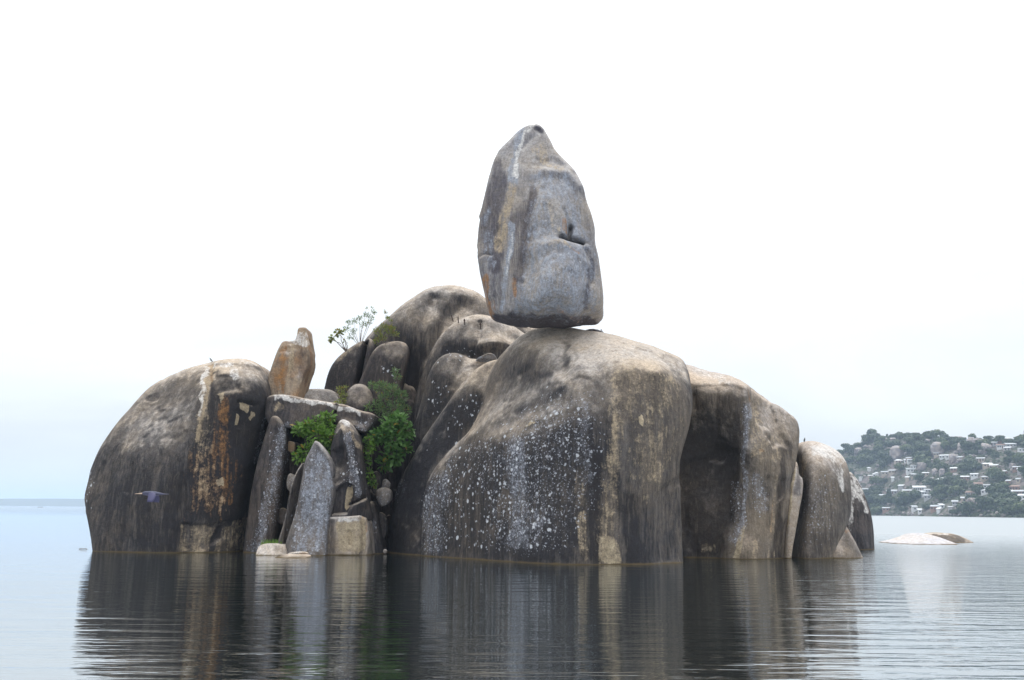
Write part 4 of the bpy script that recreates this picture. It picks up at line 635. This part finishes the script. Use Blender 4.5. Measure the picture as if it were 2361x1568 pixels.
def perched(label, px, py, rname, L, yaw, top, belly, bill, tilt, longbill=0.05):
    p = hit(px, py, rname)
    k = py
    while p is None and k < py + 30: k += 1; p = hit(px, k, rname)
    root = empty('perched_bird', Vector(p), yaw); tag(root, label, 'bird')
    s = L / 0.30; body = [(-0.15, 0, .002, .002), (-0.12, 0, .018, .010), (-0.07, .002, .026, .018), (-.03, .008, .036, .034), (.02, .01, .045, .047), (.06, .014, .040, .043), (.085, .022, .028, .031), (.10, .030, .027, .029), (.12, .036, .026, .027), (.138, .036, .015, .016), (.146, .035, .004, .004)]
    Mx = Matrix.Translation((0, 0, 0.085 * s)) @ Matrix.Rotation(math.radians(tilt), 4, 'X') @ Matrix.Scale(s, 4)
    b = link('body', mesh_py('body', *loft(body), True), two_tone('plumage_' + label[:8], top, belly, 0.0), root); b.matrix_local = Mx
    bl = link('bill', mesh_py('bill', *loft([(.13, .035, .008, .008), (.15, .034, .005, .005), (.15 + longbill, .031, .001, .001)], 6)), plain('bill_dark', bill, 0.5), root); bl.matrix_local = Mx
    for sx in (-1, 1):
        w = link('wing', mesh_py('wing', [(sx * .030, .06, .03), (sx * .046, .03, .02), (sx * .044, -.02, .0), (sx * .024, -.11, .006), (sx * .012, -.10, .022), (sx * .022, .0, .045), (sx * .05, .0, .008)], [(0, 1, 5), (1, 6, 2, 5), (2, 3, 4, 5)], True), plain('wing_' + label[:8], tuple(v * .7 for v in top), 0.6), root); w.matrix_local = Mx
        link('leg', mesh_py('leg', *tube([(sx * .015 * s, 0, .06 * s), (sx * .016 * s, .005, -.02)], .004 * s, .004 * s, 5)), bl.data.materials[0], root)
    return root
perched('black and white kingfisher perched on top of the domed boulder', 487, 834, 'domed_boulder', 0.27, 1.9, (0.05, 0.05, 0.06), (0.5, 0.5, 0.5), (0.03, 0.03, 0.03), 42, 0.08)
perched('dove with rosy breast and grey back perched by the flat cap stone', 1388, 771, 'flat_cap_stone', 0.32, 0.9, (0.30, 0.31, 0.33), (0.26, 0.13, 0.12), (0.05, 0.05, 0.05), 55, 0.02)
perched('pied kingfisher perched on the whitened rounded boulder', 1855, 1016, 'rounded_boulder', 0.27, -0.6, (0.06, 0.07, 0.08), (0.55, 0.57, 0.58), (0.03, 0.03, 0.03), 48, 0.08)
fb = empty('flying_bird', Vector(at(352, 1139, 17.0)), math.pi / 2); tag(fb, 'dark blue kingfisher with pale bill flying past the domed boulder', 'bird')
FBLUE = two_tone('plumage_flying', (0.05, 0.055, 0.10), (0.10, 0.09, 0.16), -0.01); FPALE = plain('bill_pale', (0.55, 0.40, 0.30), 0.5)
fs = 1.25
body = [(-.21 * fs, .0, .012, .004), (-.16 * fs, .0, .022, .008), (-.10 * fs, .003, .028, .020), (-.03 * fs, .004, .045, .040), (.03 * fs, .006, .050, .044), (.075 * fs, .010, .036, .034), (.10 * fs, .013, .034, .033), (.125 * fs, .011, .022, .022), (.14 * fs, .009, .008, .009)]
link('body', mesh_py('body', *loft(body, 14), True), FBLUE, fb)
link('bill', mesh_py('bill', *loft([(.12 * fs, .009, .013, .013), (.17 * fs, .006, .009, .008), (.235 * fs, 0, .002, .002)], 8)), FPALE, fb)
for sx in (-1, 1):
    V = []; Fc = []; NW = 6
    for i in range(NW + 1):
        u = i / NW; x = sx * (.03 + u * .13); z = .02 - (u ** 1.3) * .15; c0 = .055 - u * .03; c1 = -.055 - .03 * math.sin(u * 2.6) + u * 0.01
        V += [(x, c0, z), (x, (c0 + c1) / 2, z + .010 * (1 - u)), (x, c1, z - .004)]
    for i in range(NW):
        for k in range(2): a = i * 3 + k; Fc.append((a, a + 1, a + 4, a + 3))
    w = link('wing', mesh_py('wing', V, Fc, True), plain('flight_feathers', (0.05, 0.05, 0.12), 0.6), fb)
    sol = w.modifiers.new('thick', 'SOLIDIFY'); sol.thickness = 0.006
tw = hit  # floating twig on the calm water
tp = at(192, 1266, 1.0); r = ray(192, 1266); tpos = Vector((r * (-CAM_H / r[2])).tolist()) + Vector((0, 0, CAM_H))
tag(link('floating_twig', mesh_py('floating_twig', *merge([tube([(-.2, .02, .01), (-.06, 0, .02), (.07, .02, .018), (.2, -.02, .008)], .014, .008, 6), tube([(.03, .01, .018), (.1, .06, .03), (.13, .07, .04)], .008, .004, 5)])), TWIG, loc=tpos), 'dark twig floating on calm water beside the domed boulder', 'twig')
r = ray(93.5, 1165.6); t_ = 1150 / r[1]; bo = empty('distant_canoe', Vector((r[0] * t_, 1150, 0))); tag(bo, 'tiny dark canoe far out on the open lake', 'boat')
BOATM = plain('dark_timber', (0.05, 0.05, 0.055), 0.7)
hv = []; hf = []
for i in range(9):
    u = i / 8; x = (u - .5) * 5.6; w = .55 * math.sin(math.pi * min(max(u, .03), .97)) ** .6; z = .35 + .35 * abs(2 * u - 1) ** 3
    hv += [(x, -w, z), (x, -w * .6, -.1), (x, w * .6, -.1), (x, w, z), (x, 0, z - .15)]
for i in range(8):
    for k in range(5): a = i * 5; hf.append((a + k, a + (k + 1) % 5, a + 5 + (k + 1) % 5, a + 5 + k))
link('hull', mesh_py('hull', hv, hf), BOATM, bo)
pe = empty('person', Vector((r[0] * t_ + 0.6, 1150, 0.2))); tag(pe, 'seated person in dark clothing paddling the distant canoe', 'person')
link('body', mesh_py('body', *loft([(0, .1, .26, .2), (.02, .35, .24, .2), (.0, .62, .24, .2), (-.01, .8, .10, .1)], 8)), BOATM, pe).rotation_euler = (0, 0, 0)

# ================================================================== the inhabited hillside across the bay
CX = [1500, 1700, 1790, 1835, 1860, 1900, 1935, 1960, 1985, 2020, 2050, 2100, 2150, 2200, 2260, 2310, 2361, 2500, 2700, 3000]
CY = [1170, 1120, 1055, 1034, 1034, 1040, 1043, 1032, 1022, 1011, 1007, 1005, 1010, 1016, 1016, 1016, 1020, 1022, 1040, 1100]
def terr(x, y):
    x = np.asarray(x, float); y = np.asarray(y, float)
    D = proj(np.stack([x, y, np.full_like(x, 30.0)], -1))[..., 0]
    sh = np.interp(D, [1500, 2012, 2180, 2361, 3000], [860, 830, 700, 610, 520])
    cr = sh + 210
    ycr = np.interp(D, CX, CY)
    rz = np.array([(FW[2] + RT[2] * (dx * KD - 512) / F_PX + UP[2] * (340 - yy * KD) / F_PX) / (FW[1] + UP[1] * (340 - yy * KD) / F_PX) for dx, yy in ((0, 0), (1, 0), (0, 1))])
    vx = (D * KD - 512) / F_PX; vy = (340 - ycr * KD) / F_PX
    el = (FW[2] + RT[2] * vx + UP[2] * vy) / (FW[1] + RT[1] * vx + UP[1] * vy)
    Hc = np.maximum(CAM_H + el * cr, 0.5)
    t = (y - sh) / (cr - sh); tc = np.clip(t, 0, 1)
    z = Hc * (1 - (1 - tc) ** 1.25) * (0.25 + 0.75 * tc ** 0.35)
    z = z * np.where(t > 1, np.maximum(0, 1 - 0.35 * (t - 1)), 1)
    P = np.stack([x * .03, y * .03, x * 0], -1)
    z = z + np.clip(t * 6, 0, 1) * (2.6 * fbm(P, 4)) + 0.4
    return np.where(t < 0, -1.5 + np.maximum(t * 20, -1) + 1.5 * np.clip(1 + t * 40, 0, 1), z)
def tmat():
    t = NT('hill_ground'); P = t.n('ShaderNodeNewGeometry').outputs['Position']
    a = t.noise(P, 0.05, 6, 0.7); b = t.noise(P, 0.3, 6, 0.7)
    c = t.mix(t.step(t.math('ADD', a, t.math('MULTIPLY', t.math('SUBTRACT', b, .5), .6)), .40, .62), c4(0.05, 0.075, 0.03), c4(0.20, 0.165, 0.155))
    t.bsdf(**{'Base Color': t.mix(t.step(b, .3, .7), t.mix(1.0, c, c4(.6, .6, .6), 'MULTIPLY'), c), 'Roughness': .95, 'Normal': t.n('ShaderNodeBump', {'Height': b, 'Distance': 1.5}).outputs[0]}); return t.m
az = np.linspace(math.atan(0.10), math.atan(1.05), 170); rr_ = np.r_[np.linspace(480, 1130, 110), np.linspace(1150, 1500, 10)]
U, Rr = np.meshgrid(az, rr_, indexing='ij'); TX = np.tan(U) * Rr; TY = Rr; TZ = terr(TX, TY)
idx = np.arange(TX.size).reshape(TX.shape); Q = np.stack([idx[:-1, :-1].ravel(), idx[:-1, 1:].ravel(), idx[1:, 1:].ravel(), idx[1:, :-1].ravel()], 1)[:, ::-1]
tag(link('hill_terrain', mesh_np('hill_terrain', np.stack([TX, TY, TZ], -1).reshape(-1, 3), Q), tmat()), 'green rocky hillside across the bay', 'hill', kind='structure')
_ts = np.arange(500, 1150, 2.0)
def on_hill(px, py):
    r = ray(px, py); P = r[None] * (_ts / r[1])[:, None] + np.array([0, 0, CAM_H]); g = terr(P[:, 0], P[:, 1]); k = np.nonzero(P[:, 2] <= g)[0]
    if len(k) == 0: return None
    p = P[k[0]]; p[2] = g[k[0]]; return p
SF = 0.57642
zA = lambda x, y: ((3340 + x * .24869) * SF, (1700 + y * .24869) * SF)
zB = lambda x, y: ((3716 + x * .24869) * SF, (1700 + y * .24869) * SF)
def band(p):
    t = p[2]
    return 'at the foot of the far hill' if t < 7 else ('among houses low on the far hillside' if t < 22 else ('among houses halfway up the far hillside' if t < 38 else ('among boulders high on the far hillside' if t < 50 else 'on the skyline of the far hill')))
def hband(p): return band(p).replace('among houses ', '').replace('among boulders ', '')
# houses
WALL = {'white': plain('wall_white', (0.60, 0.61, 0.62), .8, .08, 1), 'tan': plain('wall_tan', (0.40, 0.34, 0.28), .9, .15, 1), 'grey': plain('wall_grey', (0.36, 0.36, 0.37), .9, .15, 1), 'brick': plain('wall_brick', (0.27, 0.17, 0.13), .9, .2, 1)}
ROOF = {'white': plain('roof_bright_sheet', (0.62, 0.65, 0.68), .5, .06, 1), 'grey': plain('roof_grey_sheet', (0.40, 0.43, 0.46), .6, .15, 1), 'brown': plain('roof_rusty_sheet', (0.24, 0.15, 0.12), .7, .2, 1)}
GLASS = plain('window_dark', (0.035, 0.04, 0.05), .2, .2, 1); DOORM = plain('door_timber', (0.12, 0.07, 0.05), .7, .2, 2)
def boxm(x0, x1, y0, y1, z0, z1):
    V = [(x0, y0, z0), (x1, y0, z0), (x1, y1, z0), (x0, y1, z0), (x0, y0, z1), (x1, y0, z1), (x1, y1, z1), (x0, y1, z1)]
    return V, [(3, 2, 1, 0), (4, 5, 6, 7), (0, 1, 5, 4), (1, 2, 6, 5), (2, 3, 7, 6), (3, 0, 4, 7)]
HOUSES = []
UNIQ = {}
SIZEW = lambda w: 'small' if w < 6 else ('long' if w > 13 else 'medium')
def house(pt, wpx, hpx, wall, roof, rt, nw, lab=None):
    p = on_hill(*pt)
    if p is None: return
    k = .24869 * .25 * p[1] / F_PX; w = wpx * k; h = max(2.4, hpx * k * 0.72); d = max(5.0, min(8, w * .8)); rnd = random.Random(str(pt)); HOUSES.append((p, w))
    root = empty('house', Vector(p), rnd.uniform(-.3, .3) - math.atan2(p[0], p[1])); 
    label = lab or '%s %s house with %s roof %s' % (SIZEW(w), wall, {'white': 'bright', 'grey': 'grey', 'brown': 'rusty'}[roof] + {'hip': ' hipped', 'gable': ' gabled', 'shed': ' lean-to'}[rt], hband(p))
    tag(root, label, 'house', 'houses on the far hillside')
    link('wall', mesh_py('wall', *boxm(-w / 2, w / 2, -d / 2, d / 2, -4, h)), WALL[wall], root)
    o = .45; a = w / 2 + o; b = d / 2 + o; rh = min(2.0, w * .2)
    if rt == 'hip': V = [(-a, -b, h), (a, -b, h), (a, b, h), (-a, b, h), (-a * .35, 0, h + rh), (a * .35, 0, h + rh)]; Fh = [(0, 1, 5, 4), (1, 2, 5), (2, 3, 4, 5), (3, 0, 4), (3, 2, 1, 0)]
    elif rt == 'gable': V = [(-a, -b, h), (a, -b, h), (a, b, h), (-a, b, h), (-a, 0, h + rh * .8), (a, 0, h + rh * .8)]; Fh = [(0, 1, 5, 4), (1, 2, 5), (2, 3, 4, 5), (3, 0, 4), (3, 2, 1, 0)]
    else: V, Fh = boxm(-a, a, -b, b, h, h + .15); V = [(x, y, z + (y + b) * .18) for x, y, z in V]
    link('roof', mesh_py('roof', [(x, y, z + .002) for x, y, z in V], Fh), ROOF[roof], root)
    n = nw
    for i in range(n):
        x = -w / 2 + w * (i + .5) / n
        if i == n // 2 and n > 2: link('door', mesh_py('door', *boxm(x - .5, x + .5, -d / 2 - .05, -d / 2 + .05, 0, min(2.1, h - .2))), DOORM, root)
        else: link('window', mesh_py('window', *boxm(x - .55, x + .55, -d / 2 - .04, -d / 2 + .06, h * .38, h * .78)), GLASS, root)
HA = [(1025, 630, 120, 62, 'tan', 'white', 'hip', 3), (1135, 618, 35, 25, 'white', 'white', 'shed', 1), (1197, 618, 62, 32, 'white', 'white', 'shed', 2), (1190, 580, 72, 36, 'brick', 'grey', 'shed', 2), (1205, 778, 100, 80, 'white', 'grey', 'shed', 2), (1270, 718, 80, 48, 'white', 'grey', 'gable', 2), (805, 815, 105, 62, 'tan', 'grey', 'shed', 2), (920, 785, 92, 32, 'tan', 'grey', 'shed', 2), (578, 870, 70, 70, 'tan', 'white', 'gable', 1), (640, 855, 46, 36, 'white', 'white', 'shed', 1), (672, 826, 32, 24, 'white', 'white', 'shed', 0), (1260, 855, 60, 48, 'tan', 'grey', 'shed', 2), (1338, 855, 62, 48, 'tan', 'grey', 'gable', 2), (1460, 832, 92, 66, 'tan', 'white', 'gable', 2),
      (1160, 1135, 132, 100, 'brick', 'grey', 'gable', 3), (915, 1122, 150, 60, 'grey', 'grey', 'shed', 4), (785, 1185, 122, 56, 'grey', 'grey', 'gable', 3), (490, 1095, 95, 85, 'grey', 'grey', 'gable', 2), (1280, 1392, 74, 88, 'white', 'grey', 'shed', 1), (830, 1398, 104, 52, 'brick', 'grey', 'gable', 2), (1425, 1145, 76, 56, 'white', 'white', 'shed', 2), (1365, 1424, 52, 36, 'white', 'white', 'shed', 1), (1490, 1195, 100, 48, 'grey', 'grey', 'shed', 2), (550, 748, 36, 36, 'white', 'white', 'shed', 0), (415, 885, 40, 26, 'white', 'white', 'gable', 0), (1065, 1030, 70, 30, 'grey', 'white', 'shed', 0), (930, 900, 40, 30, 'white', 'white', 'shed', 0), (1165, 895, 50, 24, 'tan', 'white', 'shed', 0), (1090, 1140, 40, 34, 'white', 'white', 'shed', 0)]
HB = [(205, 950, 140, 95, 'tan', 'white', 'hip', 4), (215, 545, 72, 52, 'white', 'white', 'shed', 2), (312, 548, 88, 66, 'white', 'white', 'shed', 2), (120, 510, 72, 56, 'tan', 'grey', 'shed', 2), (582, 895, 118, 66, 'brick', 'white', 'gable', 3), (940, 690, 130, 56, 'tan', 'white', 'gable', 3), (1050, 730, 116, 95, 'tan', 'white', 'gable', 3), (1160, 392, 124, 76, 'white', 'brown', 'shed', 4), (1020, 345, 142, 42, 'grey', 'grey', 'shed', 3), (1120, 205, 112, 50, 'tan', 'white', 'hip', 2), (960, 202, 92, 40, 'tan', 'white', 'hip', 2), (1265, 272, 78, 44, 'tan', 'white', 'hip', 1), (1150, 290, 98, 54, 'brick', 'brown', 'hip', 2), (725, 245, 112, 50, 'white', 'grey', 'shed', 2), (1310, 370, 150, 28, 'grey', 'white', 'shed', 3), (1268, 420, 92, 28, 'grey', 'white', 'shed', 2), (1485, 435, 92, 56, 'white', 'grey', 'gable', 2), (830, 595, 118, 58, 'tan', 'grey', 'shed', 3), (400, 755, 92, 52, 'brick', 'white', 'shed', 2), (735, 845, 102, 56, 'white', 'white', 'gable', 2), (890, 905, 102, 62, 'tan', 'grey', 'hip', 2), (800, 1005, 118, 68, 'tan', 'brown', 'shed', 2), (938, 1030, 92, 54, 'white', 'grey', 'gable', 2), (905, 1118, 106, 76, 'white', 'grey', 'hip', 2), (680, 1155, 142, 56, 'grey', 'brown', 'shed', 4), (570, 1262, 92, 104, 'tan', 'grey', 'shed', 1), (835, 1288, 122, 56, 'tan', 'brown', 'shed', 3), (932, 1268, 52, 40, 'tan', 'brown', 'shed', 1), (1195, 805, 92, 60, 'brick', 'white', 'gable', 2), (1420, 738, 112, 58, 'brick', 'grey', 'gable', 3), (1500, 775, 132, 46, 'grey', 'white', 'shed', 2), (1455, 1134, 152, 52, 'brick', 'grey', 'gable', 4), (105, 1386, 132, 84, 'brick', 'grey', 'shed', 3), (202, 1350, 62, 30, 'white', 'white', 'shed', 1), (355, 1384, 62, 36, 'grey', 'white', 'gable', 0), (420, 1294, 82, 42, 'grey', 'grey', 'shed', 2), (1500, 1206, 102, 48, 'white', 'white', 'shed', 2), (1325, 1135, 44, 36, 'tan', 'white', 'shed', 0), (1380, 1056, 124, 56, 'brick', 'brown', 'shed', 3), (500, 585, 84, 46, 'tan', 'grey', 'shed', 2), (1280, 965, 62, 66, 'brick', 'grey', 'shed', 1), (1440, 936, 54, 60, 'tan', 'grey', 'shed', 1), (160, 1420, 46, 28, 'white', 'white', 'shed', 0), (1480, 255, 60, 36, 'tan', 'white', 'hip', 1), (300, 300, 90, 40, 'tan', 'grey', 'shed', 2)]
for h_ in HA: house(zA(*h_[:2]), *h_[2:])
for h_ in HB: house(zB(*h_[:2]), *h_[2:])
house(zA(1360, 1068), 190, 74, 'white', 'white', 'shed', 6, 'long bright white house with a row of dark windows on the far hillside')
house(zA(1482, 1098), 76, 60, 'white', 'white', 'gable', 2, 'square white annexe beside the long bright white house on the hillside')
# hillside boulders
HROCK = rock_mat('hill_granite', light=(0.38, 0.355, 0.345), mid=(0.27, 0.245, 0.24), dark=(0.12, 0.108, 0.11), varnish_shade=0.2, slope=(-.2, .8), attrs=False)
protos = []
for k in range(5):
    bm = bmesh.new(); bmesh.ops.create_icosphere(bm, subdivisions=4, radius=1.0); V = np.array([v.co[:] for v in bm.verts])
    sq = np.sign(V) * np.abs(V) ** [0.75, 0.9, 0.65, 0.8, 0.7][k]; r_ = 1 + .45 * fbm(V * 1.1 + 11 * k, 3) + .12 * fbm(V * 3.4 + k, 3) - .15 * (fbm(V * 1.7 + 3 * k, 2) > .1)
    V2 = sq * r_[:, None]
    for v, c in zip(bm.verts, V2): v.co = c
    for f in bm.faces: f.smooth = True
    me = bpy.data.meshes.new('hill_boulder'); bm.to_mesh(me); bm.free(); me.materials.append(HROCK); protos.append(me)
def hboulder(pt, rx, ry, label=None):
    p = on_hill(pt[0], pt[1] + ry * .24869 * SF * 0.8)
    if p is None: return
    rnd = random.Random(str(pt)); k = .24869 * .25 * p[1] / F_PX
    o = link('hill_boulder', rnd.choice(protos), loc=Vector((p[0], p[1], p[2] + ry * k * .55))); o.scale = (rx * k, (rx + ry) * .5 * k, ry * k); o.rotation_euler = (rnd.uniform(-.15, .15), rnd.uniform(-.2, .2), rnd.uniform(0, 6.28))
    shp = 'upright' if ry > rx * 1.12 else ('flat' if ry < rx * .72 else 'blocky')
    tag(o, label or '%s %s grey granite boulder %s' % ('big' if rx * k > 4 else 'small', shp, hband(p)), 'boulder', 'granite boulders on the far hillside')
for x, y, a, b in [(945, 255, 62, 72), (805, 320, 36, 46), (795, 525, 42, 52), (1400, 670, 66, 80), (370, 420, 56, 60), (680, 220, 55, 32), (790, 220, 36, 42), (850, 230, 36, 42), (1150, 310, 26, 52), (1140, 460, 26, 40), (490, 340, 36, 30), (1090, 650, 52, 26), (530, 1120, 70, 40), (1250, 660, 30, 30), (1480, 640, 40, 36), (700, 640, 30, 22), (1200, 1230, 30, 24), (870, 1430, 36, 14), (560, 1425, 40, 16), (690, 1425, 26, 14), (1480, 260, 50, 40)]: hboulder(zA(x, y), a, b)
hboulder(zA(1010, 440), 108, 120, 'largest blocky granite outcrop below the summit of the far hill')
for x, y, a, b in [(100, 760, 42, 62), (205, 775, 42, 72), (560, 365, 96, 78), (690, 270, 62, 84), (785, 275, 66, 62), (920, 375, 76, 86), (400, 545, 62, 78), (860, 435, 82, 36), (425, 815, 42, 44), (690, 1225, 72, 68), (440, 445, 46, 26), (60, 205, 50, 46), (490, 215, 46, 32), (1170, 1165, 52, 42), (200, 1045, 66, 30), (60, 870, 42, 30), (1350, 645, 52, 46), (720, 498, 52, 22), (600, 480, 36, 26), (1350, 735, 40, 34), (500, 570, 50, 30), (300, 880, 30, 30), (470, 880, 36, 30), (740, 1285, 40, 26), (760, 1160, 60, 30), (200, 1450, 36, 14), (330, 1445, 50, 14), (500, 1455, 36, 20), (680, 1430, 30, 12), (620, 1340, 40, 24), (980, 1385, 36, 20), (1290, 1310, 36, 22)]: hboulder(zB(x, y), a, b)
hboulder(zB(150, 375), 104, 112, 'tall pale-faced granite outcrop right of the summit block on the far hill')
rb = random.Random(77)
for k in range(80):
    px, py = rb.uniform(1945, 2365), rb.uniform(1015, 1188)
    if (np.hypot(*(proj(np.array([h[0] for h in HOUSES])) - [px, py]).T) < 7).any(): continue
    hboulder((px, py), rb.uniform(12, 34), rb.uniform(11, 30))
# hillside trees
def crown_mesh(kind, seed):
    rnd = random.Random(seed); V = []; Fc = []
    lob = {'round': [(0, 0, 1.0, .75)] + [(rnd.uniform(-.6, .6), rnd.uniform(-.6, .6), rnd.uniform(.7, 1.5), rnd.uniform(.35, .6)) for _ in range(7)],
           'tall': [(0, 0, .6 + .35 * i, .62 - .09 * i) for i in range(5)], 'flat': [(rnd.uniform(-1, 1), rnd.uniform(-.8, .8), rnd.uniform(.8, 1.05), rnd.uniform(.35, .6)) for _ in range(9)]}[kind]
    for (x, y, z, r) in lob:
        for _ in range(70):
            v = Vector((rnd.gauss(0, 1), rnd.gauss(0, 1), rnd.gauss(0, 1))).normalized(); p = Vector((x, y, z)) + v * r * rnd.uniform(.7, 1.05)
            n = (v + Vector((rnd.gauss(0, .5), rnd.gauss(0, .5), rnd.gauss(0, .5) + .3))).normalized(); a = n.orthogonal().normalized(); b = n.cross(a); s = rnd.uniform(.09, .19); o = len(V)
            th = rnd.uniform(0, 6.28); a2 = a * math.cos(th) + b * math.sin(th); b2 = n.cross(a2)
            V += [p - a2 * s - b2 * s * .7, p + a2 * s - b2 * s * .5, p + a2 * s * .6 + b2 * s, p - a2 * s * .8 + b2 * s * .6]; Fc.append((o, o + 1, o + 2, o + 3))
    return mesh_py('crown', V, Fc)
CROWN = []
for k, (kd, a, b, lab) in enumerate([('round', (0.036, 0.066, 0.024), (0.08, 0.12, 0.045), 'rounded dark green tree on the far hillside'), ('round', (0.065, 0.105, 0.035), (0.13, 0.17, 0.06), 'rounded lighter green tree on the far hillside'), ('flat', (0.035, 0.065, 0.028), (0.075, 0.115, 0.045), 'spreading flat-topped tree on the far hillside'), ('tall', (0.025, 0.05, 0.022), (0.055, 0.085, 0.035), 'tall narrow dark tree on the far hillside')]):
    me = crown_mesh(kd, k + 1); me.materials.append(leaf_mat('hill_leaf_%d' % k, a, b, 0.0)); CROWN.append((me, lab))
TRUNK = mesh_py('trunk', *merge([tube([(0, 0, -.3), (0.02, 0, .3), (-.02, .02, .9)], .09, .05, 6), tube([(0, 0, .4), (.2, .1, .8), (.35, .15, 1.1)], .05, .02, 5), tube([(0, 0, .45), (-.2, -.1, .85), (-.3, -.2, 1.2)], .045, .02, 5)])); TRUNK.materials.append(TWIG)
def htree(p, s, kd, sx=1.0):
    me, lab = CROWN[kd]; lab = ('large ' if s > 4.2 else 'small ' if s < 3.0 else '') + lab.replace('on the far hillside', band(p)); rnd = random.Random(str(p)); root = empty('hill_tree', Vector(p), rnd.uniform(0, 6.28)); tag(root, lab, 'tree', 'trees on the far hillside')
    for nm, m in (('trunk', TRUNK), ('crown', me)):
        o = link(nm, m, None, root); o.scale = (s * sx, s * sx, s)
rnd = random.Random(21); HP = np.array([h[0] for h in HOUSES]); HPD = proj(HP)
placed = 0; tries = 0
while placed < 255 and tries < 4000:
    tries += 1; px = rnd.uniform(1930, 2375); py = rnd.uniform(1005, 1192); p = on_hill(px, py)
    if p is None: continue
    dx = np.abs(HPD[:, 0] - px); dy = HPD[:, 1] - py
    if ((dx < 16) & (dy > -9) & (dy < 12)).any() and rnd.random() < .93: continue
    if ((dx < 12) & (dy <= 0) & (dy > -14)).any() and rnd.random() < .8: continue
    kd = rnd.choices([0, 1, 2, 3], [5, 3, 3, 1])[0]; s = rnd.uniform(2.4, 5.0)
    htree(p, s, kd, rnd.uniform(.95, 1.3)); placed += 1
for px in list(np.arange(1760, 2440, 11)):            # the wooded skyline
    p = on_hill(px, np.interp(px, CX, CY) + 6 + rnd.uniform(-2, 4))
    if p is not None: htree(p, rnd.uniform(2.0, 3.6), rnd.choices([0, 1, 2, 3], [5, 2, 3, 1])[0], rnd.uniform(1, 1.4))
# scrub that covers the ground between the trees
sv = []; sf = []
n = 4600
Ux = RNG.uniform(1780, 2480, n); Uy = RNG.uniform(1008, 1196, n)
for px, py in zip(Ux, Uy):
    p = on_hill(px, py)
    if p is None: continue
    if (np.hypot(HP[:, 0] - p[0], (HP[:, 1] - p[1]) * .6) < 6).any(): continue
    s = rnd.uniform(.6, 1.7)
    for k in range(9):
        v = Vector((rnd.gauss(0, 1), rnd.gauss(0, 1), abs(rnd.gauss(0, .8)))).normalized() * s * rnd.uniform(.5, 1.0); n_ = (v + Vector((rnd.gauss(0, .4), rnd.gauss(0, .4), .4))).normalized(); a = n_.orthogonal().normalized(); b = n_.cross(a); q = s * rnd.uniform(.3, .55); o = len(sv); c = Vector(p) + v * 1.1
        sv += [c - a * q - b * q * .6, c + a * q - b * q * .7, c + a * q * .7 + b * q, c - a * q * .6 + b * q * .8]; sf.append((o, o + 1, o + 2, o + 3))
tag(link('hillside_scrub', mesh_py('hillside_scrub', sv, sf), leaf_mat('scrub_leaf', (0.035, 0.06, 0.025), (0.10, 0.13, 0.055), 0.0)), 'low green scrub covering the far hillside', 'scrub', kind='stuff')

# ================================================================== lake haze
t = NT('haze_air'); pv = t.n('ShaderNodeVolumePrincipled', {'Color': c4(0.62, 0.78, 1.0), 'Density': 0.00021, 'Anisotropy': 0.15}); t.t.links.new(pv.outputs[0], t.out.inputs['Volume'])
hz = link('haze', mesh_py('haze', *boxm(-12000, 12000, -12000, 12000, -4.5, 110)), t.m); tag(hz, 'thin pale haze over the lake', 'haze', kind='stuff')
